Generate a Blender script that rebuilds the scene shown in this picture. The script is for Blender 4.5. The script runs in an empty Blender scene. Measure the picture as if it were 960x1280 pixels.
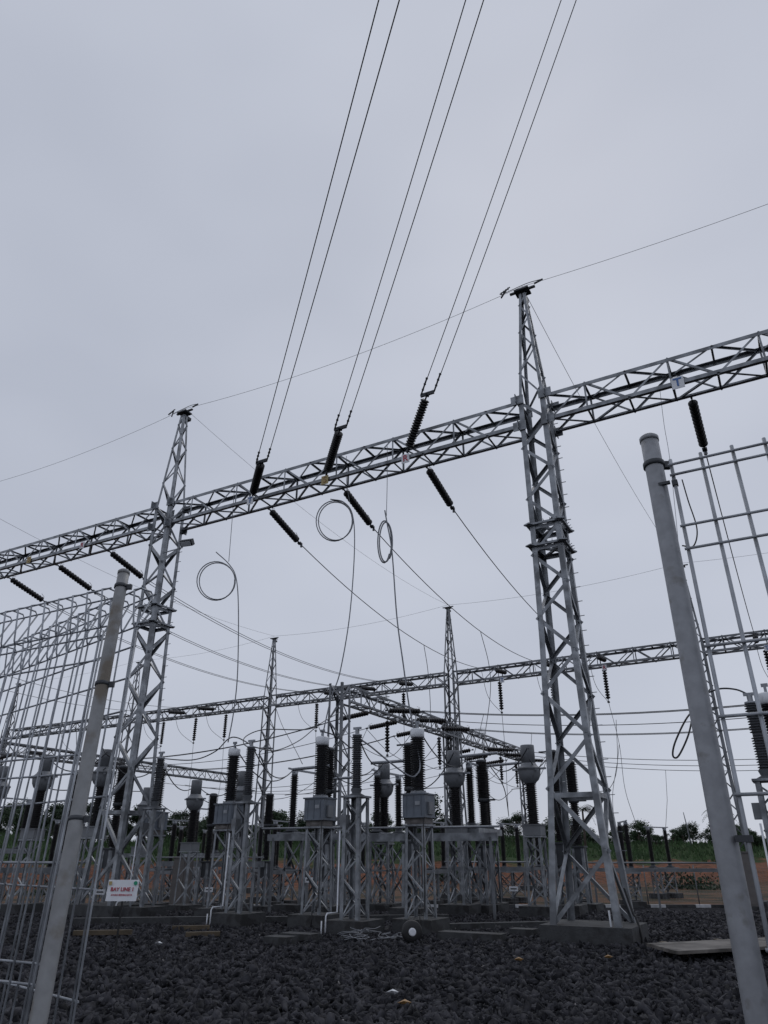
import bpy, math, random
import numpy as np
from mathutils import Vector, Matrix
random.seed(7); rng = np.random.default_rng(7)
scene = bpy.context.scene
col = scene.collection
PI = math.pi
# ------------------------------------------------------------------ camera and measuring helpers
FPX = 882.0; TH = math.radians(26.0); CC = math.cos(TH); SS = math.sin(TH); EYE = 1.45
def ray(px, py):
    x = (px-480)/FPX; u = (640-py)/FPX
    return Vector((x, CC-u*SS, SS+u*CC))
def atY(px, py, Y):
    r = ray(px, py); t = Y/r.y; return Vector((r.x*t, Y, EYE+r.z*t))
def atZ(px, py, z):
    r = ray(px, py); t = (z-EYE)/r.z; return Vector((r.x*t, r.y*t, z))
R0 = atZ(652, 355, 16.45); L0 = atZ(232, 508, 16.45)
d = Vector((R0.x-L0.x, R0.y-L0.y)); SPAN = d.length; UX, UY = d.x/SPAN, d.y/SPAN
VX, VY = -UY, UX
ANG = math.atan2(UY, UX)
def G(a, b, z=0.0): return Vector((R0.x+a*UX+b*VX, R0.y+a*UY+b*VY, z))
def sm(t): t = max(0, min(1, t)); return t*t*(3-2*t)
def gz(x, y):                       # height of the ground
    z = -0.7*sm((y-21)/15)
    yb = 54+0.22*max(-60, min(60, x))
    t = (y-yb)/20
    if t > 0:
        z += 1.75*sm(t*1.5)+1.9*sm((y-yb-12)/22)+0.35*math.sin(x*.11+1)*sm(t)+0.25*math.sin(x*.31+y*.17)*sm(t)
    return z
def ground(px, py, z=0): p = atZ(px, py, z); return p

# ------------------------------------------------------------------ materials
def mat(name, color, rough=.6, metal=0, var=.15, scale=6, bump=0, bscale=40, color2=None, spots=None, spec=.5):
    m = bpy.data.materials.new(name); m.use_nodes = True
    nt = m.node_tree; b = nt.nodes['Principled BSDF']
    b.inputs['Roughness'].default_value = rough; b.inputs['Metallic'].default_value = metal
    b.inputs['Specular IOR Level'].default_value = spec
    tc = nt.nodes.new('ShaderNodeTexCoord')
    n = nt.nodes.new('ShaderNodeTexNoise'); n.inputs['Scale'].default_value = scale; n.inputs['Detail'].default_value = 5
    nt.links.new(tc.outputs['Object'], n.inputs['Vector'])
    cr = nt.nodes.new('ShaderNodeValToRGB')
    c = color; c2 = color2 or tuple(x*(1-var) for x in c)
    c1 = tuple(min(1, x*(1+var)) for x in c) if color2 is None else c
    cr.color_ramp.elements[0].color = (*c2, 1); cr.color_ramp.elements[1].color = (*c1, 1)
    cr.color_ramp.elements[0].position = .35; cr.color_ramp.elements[1].position = .65
    nt.links.new(n.outputs['Fac'], cr.inputs['Fac'])
    out = cr.outputs['Color']
    if spots:
        n2 = nt.nodes.new('ShaderNodeTexNoise'); n2.inputs['Scale'].default_value = spots[1]; n2.inputs['Detail'].default_value = 6
        nt.links.new(tc.outputs['Object'], n2.inputs['Vector'])
        r2 = nt.nodes.new('ShaderNodeValToRGB'); r2.color_ramp.elements[0].position = spots[2]; r2.color_ramp.elements[1].position = spots[2]+.12
        nt.links.new(n2.outputs['Fac'], r2.inputs['Fac'])
        mx = nt.nodes.new('ShaderNodeMix'); mx.data_type = 'RGBA'
        nt.links.new(r2.outputs['Color'], mx.inputs['Factor']); nt.links.new(out, mx.inputs['A']); mx.inputs['B'].default_value = (*spots[0], 1)
        out = mx.outputs['Result']
    nt.links.new(out, b.inputs['Base Color'])
    if bump:
        n3 = nt.nodes.new('ShaderNodeTexNoise'); n3.inputs['Scale'].default_value = bscale; n3.inputs['Detail'].default_value = 4
        nt.links.new(tc.outputs['Object'], n3.inputs['Vector'])
        bp = nt.nodes.new('ShaderNodeBump'); bp.inputs['Strength'].default_value = bump; bp.inputs['Distance'].default_value = .02
        nt.links.new(n3.outputs['Fac'], bp.inputs['Height']); nt.links.new(bp.outputs['Normal'], b.inputs['Normal'])
    return m
M = {}
M['galv'] = mat('galvanised_steel', (.235, .25, .27), .42, .5, .30, 4, .1, 60, spots=((.12, .127, .138), 2.2, .53))
M['galv_far'] = mat('weathered_steel', (.165, .175, .19), .5, .35, .35, 1.2)
M['galv_dark'] = mat('dull_steel', (.055, .06, .068), .6, .3, .2, 2)
M['post'] = mat('galvanised_pipe', (.27, .28, .30), .48, .35, .10, 22, .06, 60, spots=((.20, .20, .20), 16.0, .60))
M['post_rust'] = mat('rusty_galvanised_pipe', (.245, .25, .255), .55, .3, .12, 14, .06, 40, spots=((.155, .135, .11), 5.0, .56))
M['wire'] = mat('wire_steel', (.33, .35, .38), .5, .4, .25, 9)
M['porc'] = mat('dark_porcelain', (.010, .009, .011), .5, 0, .2, 5)
M['porc_gloss'] = mat('dark_glazed_porcelain', (.009, .009, .013), .4, 0, .2, 5)
M['porc_grey'] = mat('grey_porcelain', (.06, .064, .074), .45, 0, .15, 5)
M['tank'] = mat('grey_tank_paint', (.12, .14, .17), .45, .1, .18, 3, spots=((.085, .09, .10), 3.5, .56))
M['paint_grey'] = mat('light_grey_paint', (.165, .175, .19), .5, 0, .14, 4, spots=((.12, .125, .135), 4, .56))
M['cap'] = mat('pale_aluminium', (.62, .64, .67), .4, .3, .08, 4)
M['alu'] = mat('aluminium_tube', (.26, .275, .30), .45, .5, .1, 4)
M['cond'] = mat('weathered_conductor', (.045, .05, .06), .6, .3, .2, 4)
M['cond_light'] = mat('bright_conductor', (.20, .21, .23), .5, .5, .15, 4)
M['earthw'] = mat('earth_wire', (.10, .11, .12), .6, .3, .1, 4)
M['conc'] = mat('damp_concrete', (.05, .052, .055), .85, 0, .3, 3, .5, 25, spots=((.024, .024, .025), 3, .5))
M['conc_pale'] = mat('pale_concrete', (.12, .12, .12), .85, 0, .2, 3, .4, 25)
M['beige'] = mat('beige_base', (.13, .12, .115), .6, 0, .1, 5)
M['white'] = mat('white_paint', (.72, .74, .78), .5, 0, .05, 5)
M['pvc'] = mat('white_conduit', (.62, .64, .68), .45, 0, .05, 5)
M['black'] = mat('black_rubber', (.012, .012, .013), .5, 0, .1, 5)
M['red'] = mat('red_lettering', (.42, .05, .08), .5, 0, .03, 5)
M['blue'] = mat('blue_lettering', (.06, .15, .38), .5, 0, .03, 5)
M['yellow'] = mat('yellow_paint', (.40, .31, .13), .5, 0, .05, 5)
M['brown'] = mat('brown_lettering', (.30, .17, .06), .5, 0, .05, 5)
M['green'] = mat('green_emblem', (.02, .28, .16), .5, 0, .05, 5)
M['wood'] = mat('weathered_wood', (.12, .11, .10), .8, 0, .35, 3, .4, 30, spots=((.05, .045, .04), 2, .5))
M['wood_warm'] = mat('shuttering_wood', (.085, .065, .042), .8, 0, .3, 3, .4, 30)
M['rock'] = mat('crushed_stone', (.052, .052, .06), .8, 0, .45, 5, .5, 30, color2=(.006, .0065, .0085), spec=.18)
M['rock_pale'] = mat('pale_stone', (.16, .15, .15), .8, 0, .3, 2, .4, 30)
M['leaf_a'] = mat('foliage_dark', (.022, .042, .020), .85, 0, .4, .8)
M['leaf_b'] = mat('foliage_mid', (.034, .062, .028), .85, 0, .4, .8)
M['grass'] = mat('grass_blades', (.034, .072, .022), .8, 0, .35, .5)
M['bark'] = mat('bark', (.07, .055, .045), .9, 0, .3, 3)
def terrain_mat():
    m = bpy.data.materials.new('earth_and_grass'); m.use_nodes = True; nt = m.node_tree; b = nt.nodes['Principled BSDF']
    b.inputs['Roughness'].default_value = .95; b.inputs['Specular IOR Level'].default_value = .1
    N = nt.nodes.new; Lk = nt.links.new
    geo = N('ShaderNodeNewGeometry'); sep = N('ShaderNodeSeparateXYZ'); Lk(geo.outputs['Position'], sep.inputs[0])
    n = N('ShaderNodeTexNoise'); n.inputs['Scale'].default_value = .35; n.inputs['Detail'].default_value = 6; Lk(geo.outputs['Position'], n.inputs['Vector'])
    n2 = N('ShaderNodeTexNoise'); n2.inputs['Scale'].default_value = 2.2; n2.inputs['Detail'].default_value = 6; Lk(geo.outputs['Position'], n2.inputs['Vector'])
    soil = N('ShaderNodeValToRGB'); e = soil.color_ramp.elements; e[0].color = (.08, .042, .028, 1); e[1].color = (.19, .078, .045, 1); e[0].position = .35; e[1].position = .65
    Lk(n2.outputs['Fac'], soil.inputs['Fac'])
    yard = N('ShaderNodeValToRGB'); e = yard.color_ramp.elements; e[0].color = (.045, .042, .030, 1); e[1].color = (.125, .088, .06, 1); e[0].position = .4; e[1].position = .62
    Lk(n.outputs['Fac'], yard.inputs['Fac'])
    gr = N('ShaderNodeValToRGB'); e = gr.color_ramp.elements; e[0].color = (.018, .03, .010, 1); e[1].color = (.03, .06, .018, 1); e[0].position = .35; e[1].position = .65
    Lk(n2.outputs['Fac'], gr.inputs['Fac'])
    def fac(lo, hi, noise, amt):
        a = N('ShaderNodeMath'); a.operation = 'MULTIPLY_ADD'; Lk(noise, a.inputs[0]); a.inputs[1].default_value = amt; Lk(sep.outputs['Z'], a.inputs[2])
        r = N('ShaderNodeMapRange'); Lk(a.outputs[0], r.inputs['Value']); r.inputs['From Min'].default_value = lo; r.inputs['From Max'].default_value = hi
        return r.outputs['Result']
    m1 = N('ShaderNodeMix'); m1.data_type = 'RGBA'; Lk(fac(.0, .6, n.outputs['Fac'], 1.6), m1.inputs['Factor']); Lk(yard.outputs[0], m1.inputs['A']); Lk(soil.outputs[0], m1.inputs['B'])
    m2 = N('ShaderNodeMix'); m2.data_type = 'RGBA'; Lk(fac(1.9, 2.2, n.outputs['Fac'], 2.2), m2.inputs['Factor']); Lk(m1.outputs['Result'], m2.inputs['A']); Lk(gr.outputs[0], m2.inputs['B'])
    Lk(m2.outputs['Result'], b.inputs['Base Color'])
    bp = N('ShaderNodeBump'); bp.inputs['Strength'].default_value = .8; bp.inputs['Distance'].default_value = .25; Lk(n2.outputs['Fac'], bp.inputs['Height']); Lk(bp.outputs['Normal'], b.inputs['Normal'])
    return m
M['terrain'] = terrain_mat()
def gravel_mat():
    m = bpy.data.materials.new('dark_gravel'); m.use_nodes = True; nt = m.node_tree; b = nt.nodes['Principled BSDF']
    b.inputs['Roughness'].default_value = .95; b.inputs['Specular IOR Level'].default_value = .08
    N = nt.nodes.new; Lk = nt.links.new
    geo = N('ShaderNodeNewGeometry')
    v = N('ShaderNodeTexVoronoi'); v.inputs['Scale'].default_value = 14; Lk(geo.outputs['Position'], v.inputs['Vector'])
    n = N('ShaderNodeTexNoise'); n.inputs['Scale'].default_value = 30; n.inputs['Detail'].default_value = 6; Lk(geo.outputs['Position'], n.inputs['Vector'])
    cr = N('ShaderNodeValToRGB'); e = cr.color_ramp.elements; e[0].color = (.003, .003, .004, 1); e[1].color = (.03, .031, .038, 1)
    mx = N('ShaderNodeMix'); mx.data_type = 'RGBA'; mx.inputs['Factor'].default_value = .5
    Lk(v.outputs['Color'], mx.inputs['A']); Lk(n.outputs['Fac'], mx.inputs['B']); Lk(mx.outputs['Result'], cr.inputs['Fac'])
    Lk(cr.outputs[0], b.inputs['Base Color'])
    bp = N('ShaderNodeBump'); bp.inputs['Strength'].default_value = 1; bp.inputs['Distance'].default_value = .06; Lk(v.outputs['Distance'], bp.inputs['Height']); Lk(bp.outputs['Normal'], b.inputs['Normal'])
    return m
M['gravel'] = gravel_mat()

# ------------------------------------------------------------------ mesh building helpers
def perp(d):
    a = Vector((0, 0, 1)) if abs(d.z) < .9 else Vector((1, 0, 0))
    x = d.cross(a).normalized(); return x, d.cross(x).normalized()
class MB:
    def __init__(s): s.v = []; s.f = []; s.sm = []
    def add(s, vs, fs, smooth=False):
        o = len(s.v); s.v += [tuple(x) for x in vs]; s.f += [tuple(i+o for i in q) for q in fs]; s.sm += [smooth]*len(fs); return s
    def box(s, c, size, rz=0, rx=0):
        c = Vector(c); h = Vector(size)/2; m = Matrix.Rotation(rz, 3, 'Z') @ Matrix.Rotation(rx, 3, 'X')
        vs = [c+m @ Vector((sx*h.x, sy*h.y, sz*h.z)) for sz in (-1, 1) for sy in (-1, 1) for sx in (-1, 1)]
        return s.add(vs, [(0, 2, 3, 1), (4, 5, 7, 6), (0, 1, 5, 4), (2, 6, 7, 3), (0, 4, 6, 2), (1, 3, 7, 5)])
    def prism(s, poly, p0, p1, x, y):          # closed polygon swept from p0 to p1
        n = len(poly); vs = [p0+x*a+y*b for a, b in poly]+[p1+x*a+y*b for a, b in poly]
        fs = [(i, (i+1) % n, n+(i+1) % n, n+i) for i in range(n)]+[tuple(range(n-1, -1, -1)), tuple(range(n, 2*n))]
        return s.add(vs, fs)
    def bar(s, p0, p1, w, h, up=None):
        p0, p1 = Vector(p0), Vector(p1); d = (p1-p0).normalized()
        if up is None: x, y = perp(d)
        else:
            x = d.cross(Vector(up)).normalized(); y = x.cross(d).normalized()
        return s.prism([(-w/2, -h/2), (w/2, -h/2), (w/2, h/2), (-w/2, h/2)], p0, p1, x, y)
    def angle(s, p0, p1, w, t, fa, fb):        # angle iron, flanges towards fa and fb
        p0, p1 = Vector(p0), Vector(p1); d = (p1-p0).normalized()
        x = Vector(fa)-d*Vector(fa).dot(d); x.normalize(); y = Vector(fb)-d*Vector(fb).dot(d); y = (y-x*y.dot(x)).normalized()
        return s.prism([(0, 0), (w, 0), (w, t), (t, t), (t, w), (0, w)], p0, p1, x, y)
    def tube(s, pts, r, n=6, closed=False):
        pts = [Vector(p) for p in pts]; k = len(pts); vs = []; x = None
        for i, p in enumerate(pts):
            if closed: d = (pts[(i+1) % k]-pts[i-1]).normalized()
            else: d = (pts[min(i+1, k-1)]-pts[max(i-1, 0)]).normalized()
            if x is None: x, y = perp(d)
            else:
                x = (x-d*x.dot(d)).normalized(); y = d.cross(x).normalized()
            rr = r[i] if isinstance(r, (list, tuple)) else r
            vs += [p+x*(math.cos(2*PI*j/n)*rr)+y*(math.sin(2*PI*j/n)*rr) for j in range(n)]
        m = k if closed else k-1
        fs = [(i*n+j, i*n+(j+1) % n, ((i+1) % k)*n+(j+1) % n, ((i+1) % k)*n+j) for i in range(m) for j in range(n)]
        s.add(vs, fs, True)
        if not closed: s.add([], [])
        if not closed:
            o = len(s.v)-len(vs); s.f += [tuple(o+j for j in range(n-1, -1, -1)), tuple(o+(k-1)*n+j for j in range(n))]; s.sm += [False]*2
        return s
    def lathe(s, prof, n=14, o=(0, 0, 0), m=None, smooth=True):
        o = Vector(o); vs = []
        for r, z in prof:
            for j in range(n):
                p = Vector((math.cos(2*PI*j/n)*r, math.sin(2*PI*j/n)*r, z))
                vs.append(o+(m @ p if m else p))
        fs = [(i*n+j, i*n+(j+1) % n, (i+1)*n+(j+1) % n, (i+1)*n+j) for i in range(len(prof)-1) for j in range(n)]
        s.add(vs, fs, smooth)
        q = len(s.v)-len(vs); s.f += [tuple(q+j for j in range(n-1, -1, -1)), tuple(q+(len(prof)-1)*n+j for j in range(n))]; s.sm += [False]*2
        return s
    def sheds(s, z0, z1, rc, rs, pitch, n=16, o=(0, 0, 0), m=None, rc1=None):
        k = max(2, int(round((z1-z0)/pitch))); p = (z1-z0)/k; prof = [(rc, z0)]
        for i in range(k):
            z = z0+i*p; q = (i+.5)/k; c = rc if rc1 is None else rc+(rc1-rc)*q; e = rs-rc+c
            prof += [(c, z+.12*p), (e, z+.30*p), (e, z+.42*p), (c, z+.88*p)]
        prof.append((c, z1)); return s.lathe(prof, n, o, m, smooth=False)
    def build(s, name, m, parent=None, loc=None):
        me = bpy.data.meshes.new(name); me.from_pydata(s.v, [], s.f); me.polygons.foreach_set('use_smooth', s.sm); me.update()
        o = bpy.data.objects.new(name, me); col.objects.link(o); me.materials.append(M[m] if isinstance(m, str) else m)
        if parent: o.parent = parent
        if loc: o.location = loc
        return o
def tag(o, label=None, cat=None, group=None, kind=None):
    if label: o['label'] = label
    if cat: o['category'] = cat
    if group: o['group'] = group
    if kind: o['kind'] = kind
    return o
def thing(name, loc, rz=0, label=None, cat=None, group=None):
    o = bpy.data.objects.new(name, None); col.objects.link(o); o.empty_display_size = .2
    o.location = loc; o.rotation_euler = (0, 0, rz); return tag(o, label, cat, group)
KIDS = {}
def copy_tree(o, parent=None):
    c = o.copy(); col.objects.link(c); c.parent = parent
    for ch in [x for x in col.objects if x.parent == o]: copy_tree(ch, c)
    return c
def place(proto_used, proto, loc, rz, label, group=None, cat=None):
    o = proto if not proto_used else copy_tree(proto)
    o.location = loc; o.rotation_euler = (0, 0, rz); o['label'] = label
    if group: o['group'] = group
    return o
def spline(pts, k=8):
    pts = [Vector(p) for p in pts]
    if len(pts) == 2: return [pts[0].lerp(pts[1], i/k) for i in range(k+1)]
    out = []; P = [2*pts[0]-pts[1]]+pts+[2*pts[-1]-pts[-2]]
    for i in range(1, len(P)-2):
        a, b, c, e = P[i-1:i+3]
        for j in range(k):
            t = j/k
            out.append(.5*((2*b)+(c-a)*t+(2*a-5*b+4*c-e)*t*t+(3*b-a-3*c+e)*t**3))
    out.append(pts[-1]); return out
def sagline(p0, p1, sag, k=16):
    p0, p1 = Vector(p0), Vector(p1); return [p0.lerp(p1, i/k)-Vector((0, 0, 4*sag*(i/k)*(1-i/k))) for i in range(k+1)]

# ------------------------------------------------------------------ ground and far terrain
def make_ground():
    xs = np.concatenate([np.linspace(-900, -90, 12)[:-1], np.linspace(-90, 90, 121), np.linspace(90, 900, 12)[1:]])
    ys = np.concatenate([np.linspace(-300, -10, 8)[:-1], np.linspace(-10, 100, 111), np.array([105, 112, 120, 140, 180, 260, 500, 1200])])
    v = [(x, y, gz(x, y)) for y in ys for x in xs]; nx = len(xs)
    fg, ft = [], []
    f = []; mi = []
    for j in range(len(ys)-1):
        for i in range(nx-1):
            f.append((j*nx+i, j*nx+i+1, (j+1)*nx+i+1, (j+1)*nx+i)); mi.append(0 if ys[j] < 37.5 else 1)
    me = bpy.data.meshes.new('ground'); me.from_pydata(v, [], f); me.materials.append(M['gravel']); me.materials.append(M['terrain'])
    me.polygons.foreach_set('material_index', mi); me.polygons.foreach_set('use_smooth', [True]*len(f)); me.update()
    o = bpy.data.objects.new('ground', me); col.objects.link(o); tag(o, kind='structure')
make_ground()
def ico():
    t = (1+5**.5)/2
    v = np.array([(-1, t, 0), (1, t, 0), (-1, -t, 0), (1, -t, 0), (0, -1, t), (0, 1, t), (0, -1, -t), (0, 1, -t), (t, 0, -1), (t, 0, 1), (-t, 0, -1), (-t, 0, 1)], float)
    v /= np.linalg.norm(v[0])
    f = np.array([(0, 11, 5), (0, 5, 1), (0, 1, 7), (0, 7, 10), (0, 10, 11), (1, 5, 9), (5, 11, 4), (11, 10, 2), (10, 7, 6), (7, 1, 8), (3, 9, 4), (3, 4, 2), (3, 2, 6), (3, 6, 8), (3, 8, 9), (4, 9, 5), (2, 4, 11), (6, 2, 10), (8, 6, 7), (9, 8, 1)])
    return v, f
def stones(name, n, ylo, yhi, smin, smax, m, widen=.62, zoff=0.0):
    bv, bf = ico(); y = ylo+(yhi-ylo)*rng.random(n)**1.25; x = (rng.random(n)*2-1)*(y*widen+1.5)
    s = smin+(smax-smin)*rng.random(n)**2.6
    V = np.repeat(bv[None], n, 0)*(1+.9*(rng.random((n, 12, 1))-.5))
    V *= (s[:, None]*np.stack([.8+.9*rng.random(n), .5+.5*rng.random(n), .18+.4*rng.random(n)], 1))[:, None, :]
    q = rng.normal(size=(n, 4)); q[:, 0] += 1.2; q /= np.linalg.norm(q, axis=1)[:, None]
    w, a, b, c = q.T
    Rm = np.stack([1-2*(b*b+c*c), 2*(a*b-c*w), 2*(a*c+b*w), 2*(a*b+c*w), 1-2*(a*a+c*c), 2*(b*c-a*w), 2*(a*c-b*w), 2*(b*c+a*w), 1-2*(a*a+b*b)], 1).reshape(n, 3, 3)
    V = np.einsum('nij,nkj->nki', Rm, V)
    z = np.array([gz(X, Y) for X, Y in zip(x, y)])+s*.25*rng.random(n)+zoff
    V += np.stack([x, y, z], 1)[:, None, :]
    F = (bf[None]+(np.arange(n)*12)[:, None, None]).reshape(-1, 3)
    me = bpy.data.meshes.new(name); me.vertices.add(n*12); me.vertices.foreach_set('co', V.reshape(-1)); me.loops.add(F.size); me.loops.foreach_set('vertex_index', F.reshape(-1).astype(np.int32))
    me.polygons.add(len(F)); me.polygons.foreach_set('loop_start', np.arange(0, F.size, 3, dtype=np.int32)); me.update(calc_edges=True)
    me.materials.append(M[m]); o = bpy.data.objects.new(name, me); col.objects.link(o)
    return o
tag(stones('gravel', 88000, 7.2, 26, .016, .075, 'rock'), 'dark crushed stone gravel covering the switchyard floor', 'gravel', kind='stuff')
tag(stones('pale_gravel_chips', 120, 7.8, 20, .008, .024, 'rock_pale', zoff=.055), 'scattered pale stone chips lying on the dark gravel', 'gravel', kind='stuff')

# ------------------------------------------------------------------ lattice columns and beams
def width_at(prof, z):
    for (z0, w0), (z1, w1) in zip(prof, prof[1:]):
        if z <= z1: return w0+(w1-w0)*(z-z0)/(z1-z0)
    return prof[-1][1]
CORN = [(-1, -1), (1, -1), (1, 1), (-1, 1)]
def lattice(parent, prof, leg, brace, t=.012, mat_='galv', split=True, k=1.05, cross=False, horiz=(), pegs=False, prefix=''):
    zs = [prof[0][0]]
    while zs[-1] < prof[-1][0]-.05:
        zs.append(zs[-1]+width_at(prof, zs[-1])*k+.02)
    sc = (prof[-1][0]-zs[0])/(zs[-1]-zs[0]); zs = [zs[0]+(z-zs[0])*sc for z in zs]
    def cp(i, z, off=0):
        w = width_at(prof, z)/2-off; return Vector((CORN[i][0]*w, CORN[i][1]*w, z))
    one = MB()
    for i, (sx, sy) in enumerate(CORN):
        m = MB() if split else one
        for (z0, _), (z1, _) in zip(prof, prof[1:]):
            m.angle(cp(i, z0), cp(i, z1), leg, t, (-sx, 0, 0), (0, -sy, 0))
        if pegs and i == 2:
            z = 1.2
            while z < prof[-1][0]-.3:
                p = cp(i, z); m.bar(p, p+Vector((.10, 0, 0)), .014, .014); z += .35
        if split: m.build('leg', mat_, parent)
    b = MB() if split else one
    for f in range(4):
        i, j = f, (f+1) % 4; nx, ny = [(0, 1), (-1, 0), (0, -1), (1, 0)][f]; inn = Vector((nx, ny, 0))
        for q in range(len(zs)-1):
            a0, a1 = (i, j) if (q+f) % 2 == 0 else (j, i)
            b.angle(cp(a0, zs[q])+inn*.014, cp(a1, zs[q+1])+inn*.014, brace, t*.6, inn, (0, 0, -1))
            if cross: b.angle(cp(a1, zs[q])+inn*.03, cp(a0, zs[q+1])+inn*.03, brace, t*.6, inn, (0, 0, -1))
        for z in horiz:
            b.angle(cp(i, z)+inn*.02, cp(j, z)+inn*.02, brace*1.2, t*.6, inn, (0, 0, -1))
    # bolted gusset plates at the joints of the front faces
    for q in range(1, len(zs)-1):
        for i in range(4):
            if split and (q+i) % 2: 
                p = cp(i, zs[q]); b.box(p-Vector((CORN[i][0]*leg*.5, CORN[i][1]*.012, 0)), (leg*.85, .012, leg*1.1))
    if split: b.build('bracing', mat_, parent)
    else: one.build('lattice_frame', mat_, parent)
def gantry_column(x, y, zg, label, detail=True, zb=12.27, peak=True, prof=None, group='lattice columns of the line gantries', m='galv'):
    t = thing('gantry_column', (x, y, zg), ANG, label, 'gantry column', group)
    z = -zg
    prof = prof or [(.28, 1.32), (2.9, .98), (5.8, .80), (8.0, .74), (zb+z, .70)]
    MB().box((0, 0, .0), (1.7, 1.45, .58)).build('footing', 'conc', t)
    hz = (2.6, 8.05+z, 8.6+z) if detail else (8.3+z,)
    lattice(t, prof, .125 if detail else .11, .078 if detail else .06, .014, m, True, 1.0 if detail else 1.1, horiz=hz, pegs=detail)
    if peak:
        pk = thing_part = MB()
        pp = [(zb+z, .66), (16.1+z, .17)]
        holder = bpy.data.objects.new('peak', None)
        mbp = MB(); zs = [zb+z]; 
        while zs[-1] < 15.9+z: zs.append(min(16.1+z, zs[-1]+width_at(pp, zs[-1])*1.25+.1))
        def cp(i, q): w = width_at(pp, q)/2; return Vector((CORN[i][0]*w, CORN[i][1]*w, q))
        for i, (sx, sy) in enumerate(CORN): mbp.angle(cp(i, zs[0]), cp(i, zs[-1]), .075, .010, (-sx, 0, 0), (0, -sy, 0))
        for f in range(4):
            inn = Vector([(0, 1), (-1, 0), (0, -1), (1, 0)][f]+(0,))
            for q in range(len(zs)-1):
                a0, a1 = (f, (f+1) % 4) if (q+f) % 2 else ((f+1) % 4, f)
                mbp.angle(cp(a0, zs[q])+inn*.012, cp(a1, zs[q+1])+inn*.012, .045, .007, inn, (0, 0, -1))
        mbp.build('peak', m, t)
        h = MB(); h.box((0, 0, 16.14+z), (.42, .34, .05)).box((0, 0, 16.2+z), (.75, .07, .05)); h.box((0, .14, 16.0+z), (.16, .3, .12))
        hp = h.build('peak_plate', 'galv_dark', t)
    if detail:
        for zz in (8.05+z, 8.6+z):
            g = MB(); w = width_at(prof, zz)/2
            for sx, sy in CORN:
                g.add([(sx*(w+.13), sy*(w+.08), zz), (sx*(w-.02), sy*(w+.16), zz), (sx*(w-.22), sy*(w-.02), zz), (sx*(w-.02), sy*(w-.22), zz)]+[(sx*(w+.13), sy*(w+.08), zz+.03), (sx*(w-.02), sy*(w+.16), zz+.03), (sx*(w-.22), sy*(w-.02), zz+.03), (sx*(w-.02), sy*(w-.22), zz+.03)],
                      [(0, 1, 2, 3), (7, 6, 5, 4), (0, 4, 5, 1), (1, 5, 6, 2), (2, 6, 7, 3), (3, 7, 4, 0)])
            for f in range(4):
                i, j = f, (f+1) % 4; e = w+.05
                p, q = Vector((CORN[i][0]*e, CORN[i][1]*e, zz+.015)), Vector((CORN[j][0]*e, CORN[j][1]*e, zz+.015)); g.bar(p, q, .06, .05)
                for s in range(1, 6):
                    c = p.lerp(q, s/6); o = Vector((c.x, c.y, 0)).normalized(); g.bar(c, c+o*.08+Vector((0, 0, .05)), .012, .012)
            g.bar((-w, -w, zz), (w, w, zz), .06, .05); g.bar((w, -w, zz-.06), (-w, w, zz-.06), .06, .05)
            g.build('climbing_guard', 'galv', t)
        # joint plates where the beams are bolted on
        g = MB(); w = .37
        for zz in (zb+z-.02, zb+z-.82):
            for sx, sy in CORN: g.box((sx*w, sy*(w+.01), zz), (.34, .02, .26)); g.box((sx*(w+.01), sy*w, zz), (.02, .3, .24))
        g.build('joint_plate', m, t)
    return t
def beam(p0, p1, z, label, w=.72, h=.80, chord=.10, lace=.05, name='gantry_beam', m='galv', step=.98, group='lattice beams of the line gantries', split=True):
    p0, p1 = Vector(p0), Vector(p1); L = (p1-p0).length; an = math.atan2(p1.y-p0.y, p1.x-p0.x)
    t = thing(name, (p0.x, p0.y, z), an, label, 'gantry beam', group)
    one = MB(); n = max(2, int(round(L/step))); s = L/n
    C4 = [(-1, 0), (-1, 1), (1, 1), (1, 0)]      # (y side, top?)
    def cp(i, x): return Vector((x, C4[i][0]*w/2, C4[i][1]*h))
    for i, (sy, tp) in enumerate(C4):
        c = MB(); c.angle(cp(i, 0), cp(i, L), chord, .012, (0, -sy, 0), (0, 0, 1 if tp == 0 else -1)); c.build('chord', m, t)
    b = MB()
    for f in range(4):
        i, j = f, (f+1) % 4; inn = [(0, 1, 0), (0, 0, -1), (0, -1, 0), (0, 0, 1)][f]; inn = Vector(inn)
        for q in range(n):
            a0, a1 = (i, j) if (q+f//2) % 2 == 0 else (j, i)
            b.angle(cp(a0, q*s)+inn*.014, cp(a1, (q+1)*s)+inn*.014, lace, .007, inn, (1, 0, 0))
            if f in (1, 3): b.angle(cp(i, (q+1)*s)+inn*.016, cp(j, (q+1)*s)+inn*.016, lace, .007, inn, (1, 0, 0))
            if f in (0, 2) and q % 2: b.angle(cp(i, q*s)+inn*.016, cp(j, q*s)+inn*.016, lace*.9, .007, inn, (1, 0, 0))
    b.build('lacing', m, t)
    return t

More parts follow.
